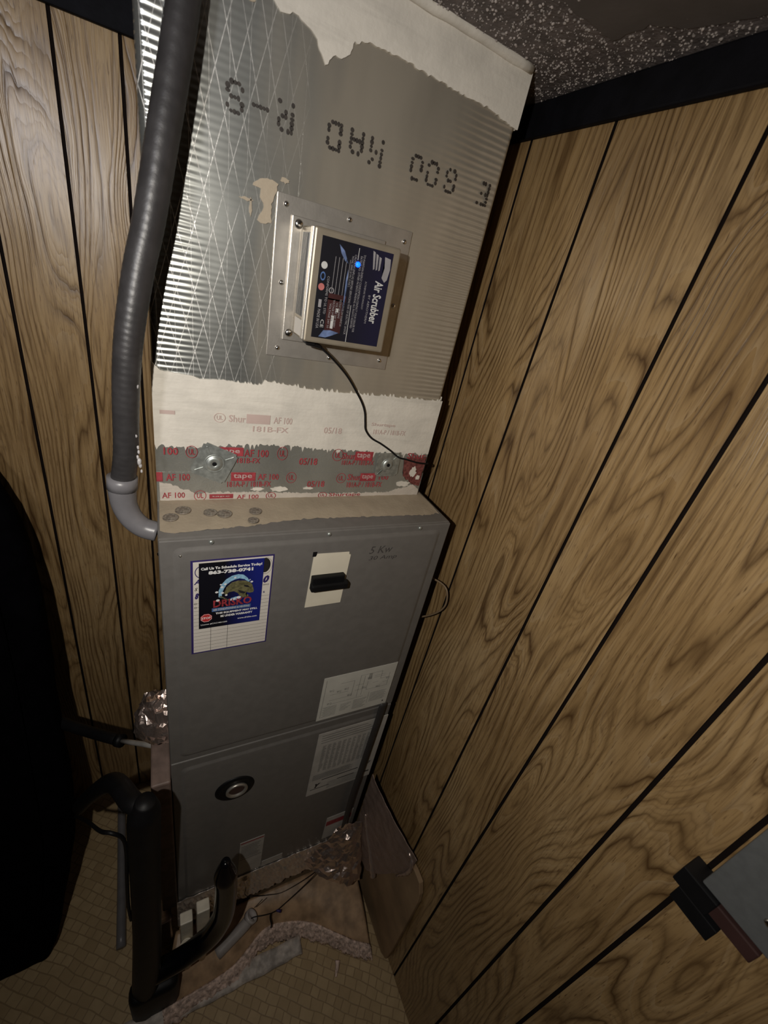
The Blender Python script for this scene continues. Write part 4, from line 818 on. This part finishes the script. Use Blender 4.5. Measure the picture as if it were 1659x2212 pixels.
bm = tube(bmesh.new(), [(-.030, -.690, .560), (-.026, -.740, .566), (-.024, -.768, .545), (-.026, -.770, .500), (-.030, -.745, .42)], [.002, .004, .006, .006, .003], 8, 10); crumple(bm, .003, 140, 9); obj('foil_seam', bm, CRINK, rb, True)

# ---- left side of the cabinet: insulated foil pipe stub, side strip, fittings
fp = thing('foil_wrapped_pipe', 'crinkled shiny foil wrapped pipe stub at the left side of the cabinet', 'pipe', (-.63, -.4, .97))
bm = bmesh.new(); N = 40
def wad(u, v):
    a = u * 2 * math.pi; t = v; r_ = .058 * (math.sin(math.pi * min(1, .12 + t * .80)) ** .45)
    c = Vector((-.676, -.405, .915)).lerp(Vector((-.600, -.440, 1.065)), 0); ctr = Vector((-.622, -.432, .975)); ax = Vector((-1, .35, 0)).normalized(); s_ = Vector((0, 0, 1)); q_ = ax.cross(s_)
    p = ctr + ax * (-.035 + .085 * t) + (s_ * math.cos(a) * 1.25 + q_ * math.sin(a) * .75) * r_
    p += Vector((0, 0, 1)) * .004 * math.sin(a * 11 + t * 7); return p + noise.noise_vector(p * 45) * .010 + noise.noise_vector(p * 140) * .005
grid(bm, wad, 34, 16); bmesh.ops.remove_doubles(bm, verts=bm.verts, dist=.0004); bmesh.ops.holes_fill(bm, edges=[e for e in bm.edges if e.is_boundary]); bmesh.ops.recalc_face_normals(bm, faces=bm.faces)
obj('foil_wrapping', bm, WADF, fp, False)
obj('side_strip', B(-.648, -.6095, -.545, -.42, .27, .905, bev=.004), plain('dull_pink_insulation', (.19, .135, .115), .55, var=.2, vs_=40, bmp=.3, bs_=60), ah, label='dull pinkish insulation strip down the left side')
fb = obj('foil_box', crumple(B(-.668, -.628, -.560, -.50, .06, .235, bev=.004), .003, 60, 1), CRINK, None, origin=(-.648, -.53, .06)); fb['label'] = 'foil wrapped pipe end low beside the left foot of the cabinet'; fb['category'] = 'pipe'
def fitting(nm, lab, x, y, r_, h, sq=False):
    o = thing(nm, lab, 'pipe fitting', (x, y, .10)); o['group'] = 'white drain fittings by the cabinet foot'
    if sq: obj('fitting_body', B(x - r_ * .8, x + r_ * .8, y - r_ * .7, y + r_ * .7, .06, .10 + h, bev=.003), WHITEPVC, o); obj('fitting_band', B(x - r_ * .86, x + r_ * .86, y - r_ * .76, y + r_ * .76, .10 + h * .35, .10 + h * .42, bev=.001), BROWN, o); return o
    obj('fitting_body', lathe(bmesh.new(), (x, y, .10), (0, 0, 1), [(r_ * .8, -.03), (r_ * .8, h * .4), (r_, h * .42), (r_, h), (r_ * .82, h), (r_ * .8, h * .7)], 22), WHITEPVC, o, True)
    return o
fitting('drain_fitting', 'square shouldered white drain fitting left of the tallest', -.590, -.588, .020, .200, True)
fitting('drain_fitting', 'tallest white drain fitting nearest the grey door', -.547, -.588, .021, .230, True)
fitting('drain_fitting', 'round white drain cap nearest the black tube', -.592, -.622, .018, .105)
fitting('drain_fitting', 'low white drain fitting right of the round cap', -.552, -.620, .016, .080)
ds = thing('drain_stub', 'white plastic drain stub with a wire going into its round end', 'pipe', (-.44, -.61, .10))
obj('stub_pipe', tube(bmesh.new(), [(-.407, -.598, .118), (-.430, -.608, .104), (-.466, -.620, .090), (-.51, -.635, .075)], .0165, 20, 5), plain('dull_white_pvc', (.36, .33, .32), .45), ds, True)
obj('stub_rim', lathe(bmesh.new(), (-.405, -.597, .120), (.75, .1, .9), [(.020, -.012), (.0205, .002), (.0155, .003), (.0135, -.004)], 24), plain('dull_white_rim', (.40, .37, .36), .4), ds, True)
dp = obj('drain_pipe', tube(bmesh.new(), [(-.790, -.03, .020), (-.782, -.20, .018), (-.775, -.36, .016), (-.770, -.50, .015)], .013, 14, 5), PVC, None, True, origin=(-.78, -.2, 0)); dp['label'] = 'grey drain pipe lying on the floor behind the black post'; dp['category'] = 'pipe'
def scrap(lab, x, y, s, a):
    p = [(x + s * math.cos(a + t * 1.57 + random.uniform(-.3, .3)), y + s * 1.3 * math.sin(a + t * 1.57)) for t in range(4)]
    bm = bmesh.new(); f = bm.faces.new([bm.verts.new((q_[0], q_[1], .002 + .002 * i)) for i, q_ in enumerate(p)]); bmesh.ops.triangulate(bm, faces=[f]); r_ = bmesh.ops.extrude_face_region(bm, geom=bm.faces[:]); bmesh.ops.translate(bm, verts=[g_ for g_ in r_['geom'] if isinstance(g_, bmesh.types.BMVert)], vec=(0, 0, .0012)); bmesh.ops.recalc_face_normals(bm, faces=bm.faces)
    o = obj('plastic_scrap', bm, WHITEPVC, None, origin=(x, y, 0)); o['label'] = lab; o['category'] = 'scrap'; o['group'] = 'pale scraps on the floor'

# ================================================================== BLACK EQUIPMENT FRAME, BAG, ROD
fr_ = thing('tubular_frame', 'black glossy tubular frame with a curved hooked foot before the cabinet', 'frame', (-.69, -.65, 0))
YP = -.65
obj('upright_post', tube(bmesh.new(), [(-.648, YP, 1.055), (-.652, YP, 1.02), (-.656, YP, .95), (-.664, YP, .75), (-.674, YP, .50), (-.688, YP, .25), (-.702, YP, .02)], [.016, .027, .028, .028, .030, .033, .036], 20, 6), BLACK, fr_, True)
obj('cross_rail', tube(bmesh.new(), [(-.652, YP, 1.035), (-.672, YP + .02, 1.030), (-.709, -.55, .972), (-.778, -.42, .733), (-.833, -.345, .560)], [.015, .018, .018, .018, .018], 14, 5), BLACK, fr_, True)
obj('hooked_tube', tube(bmesh.new(), [(-.505, YP, .700), (-.504, YP, .640), (-.500, YP, .560), (-.500, YP, .460), (-.506, YP, .385), (-.528, YP, .310), (-.560, YP, .268), (-.600, YP, .236), (-.640, YP, .222), (-.690, YP, .215)], [.010, .0265, .0265, .027, .028, .027, .026, .026, .026], 22, 8), GLOSSBLACK, fr_, True, label='glossy curved hook of black tube')
obj('foot_plate', crumple(B(-.735, -.615, YP - .035, YP + .02, .01, .175, bev=.02, seg=3), .002, 20), BLACK, fr_, True)
obj('side_cable', tube(bmesh.new(), [(-.815, -.44, .70), (-.760, -.56, .88), (-.725, -.63, .965), (-.705, YP, .985), (-.690, YP, .955), (-.688, YP, .90), (-.694, YP, .80), (-.700, YP, .68), (-.700, YP, .60)], .0035, 8, 6), BLACK, fr_, True)
bg = thing('soft_bag', 'tall black soft bag leaning on the panelling at the left edge', 'bag', (-1.0, -.30, 0))
outl = [(-.937, -.071, 1.476), (-.903, -.09, 1.402), (-.881, -.107, 1.331), (-.867, -.131, 1.236), (-.858, -.16, 1.122), (-.856, -.19, 1.001), (-.858, -.222, .873), (-.853, -.257, .731), (-.848, -.296, .578), (-.856, -.331, .438), (-.871, -.354, .343), (-.897, -.386, .216), (-.921, -.415, .101), (-.941, -.430, .040), (-.960, -.438, .012), (-.99, -.439, .010), (-1.05, -.442, .008), (-1.20, -.442, .008), (-1.30, -.40, .15), (-1.33, -.29, .60), (-1.30, -.17, 1.08), (-1.18, -.085, 1.42), (-1.05, -.062, 1.51)]
oc = catmull(outl + outl[:1], 3)[:-1]; cen = sum(oc, Vector()) / len(oc); nrm = Vector((0, -.970, .243))
bm = bmesh.new(); rings = []
for t, s_ in ((-.040, .80), (-.034, .93), (-.020, .985), (0, 1.0), (.020, .985), (.034, .93), (.045, .70)):
    rings.append([bm.verts.new(cen + (p - cen) * s_ + nrm * t) for p in oc])
for a, b in zip(rings, rings[1:]):
    for k in range(len(a)): bm.faces.new((a[k], a[(k + 1) % len(a)], b[(k + 1) % len(a)], b[k]))
bm.faces.new(rings[0]); bm.faces.new(rings[-1]); bmesh.ops.recalc_face_normals(bm, faces=bm.faces); crumple(bm, .003, 18, 3)
obj('bag_body', bm, FABRIC, bg, True)
obj('carry_handle', tube(bmesh.new(), [(-.99, -.10, 1.47), (-1.00, -.09, 1.58), (-1.06, -.085, 1.62), (-1.12, -.09, 1.58), (-1.13, -.10, 1.44)], .010, 10, 6), FABRIC, bg, True)
obj('seam_piping', tube(bmesh.new(), [(-.93, -.180, 1.30), (-.92, -.235, 1.05), (-.915, -.310, .75), (-.92, -.385, .45), (-.96, -.450, .18)], .004, 8, 6), FABRIC, bg, True)
rd = thing('steel_rod', 'bright steel rod with a black sleeve poking out beside the foil pipe', 'rod', (-.716, -.36, .82))
obj('sleeve', tube(bmesh.new(), [(-.870, -.225, .775), (-.794, -.290, .792), (-.716, -.360, .822)], .0130, 14, 4), BLACK, rd, True)
obj('sleeve_collar', tube(bmesh.new(), [(-.724, -.353, .819), (-.714, -.362, .823)], .0155, 14, 2), BLACK, rd, True)
obj('bright_rod', tube(bmesh.new(), [(-.716, -.360, .822), (-.635, -.440, .884)], [.0055, .0065], 12, 3), plain('rod_steel', (.60, .58, .55), .30, .5), rd, True)

# ================================================================== GREY BOX ON THE RIGHT WALL
gb = thing('electrical_box', 'grey metal box with one bright screw on the right wall at the lower right edge', 'box', (-.02, -1.2, ZT - .1))
obj('box_body', B(-.030, 0.0, -1.50, -1.127, ZT - .155, ZT + .25, bev=.002), STEELBOX, gb)
screw(gb, (-.0305, -1.181, ZT - .1165), (-1, 0, 0), .0040)
def ybar(nm, mat, parent, y0, y1, z0, z1, x0, x1, lab=None):
    o = obj(nm, B(x0, x1, y0, y1, z0, z1, bev=.0015), mat, parent)
    if lab: o['label'] = lab
    return o
ybar('latch_bar', BROWN, gb, -1.196, -1.140, ZT - .178, ZT - .157, -.034, -.002, 'dark brown latch bar')
hp = ybar('hasp_block', BLACK, gb, -1.150, -1.108, ZT - .185, ZT - .155, -.036, -.002, 'black hasp block')
obj('hasp_tab', B(-.034, -.003, -1.166, -1.118, ZT - .212, ZT - .187, bev=.001), BLACK, gb, label='black tab hanging under the hasp')
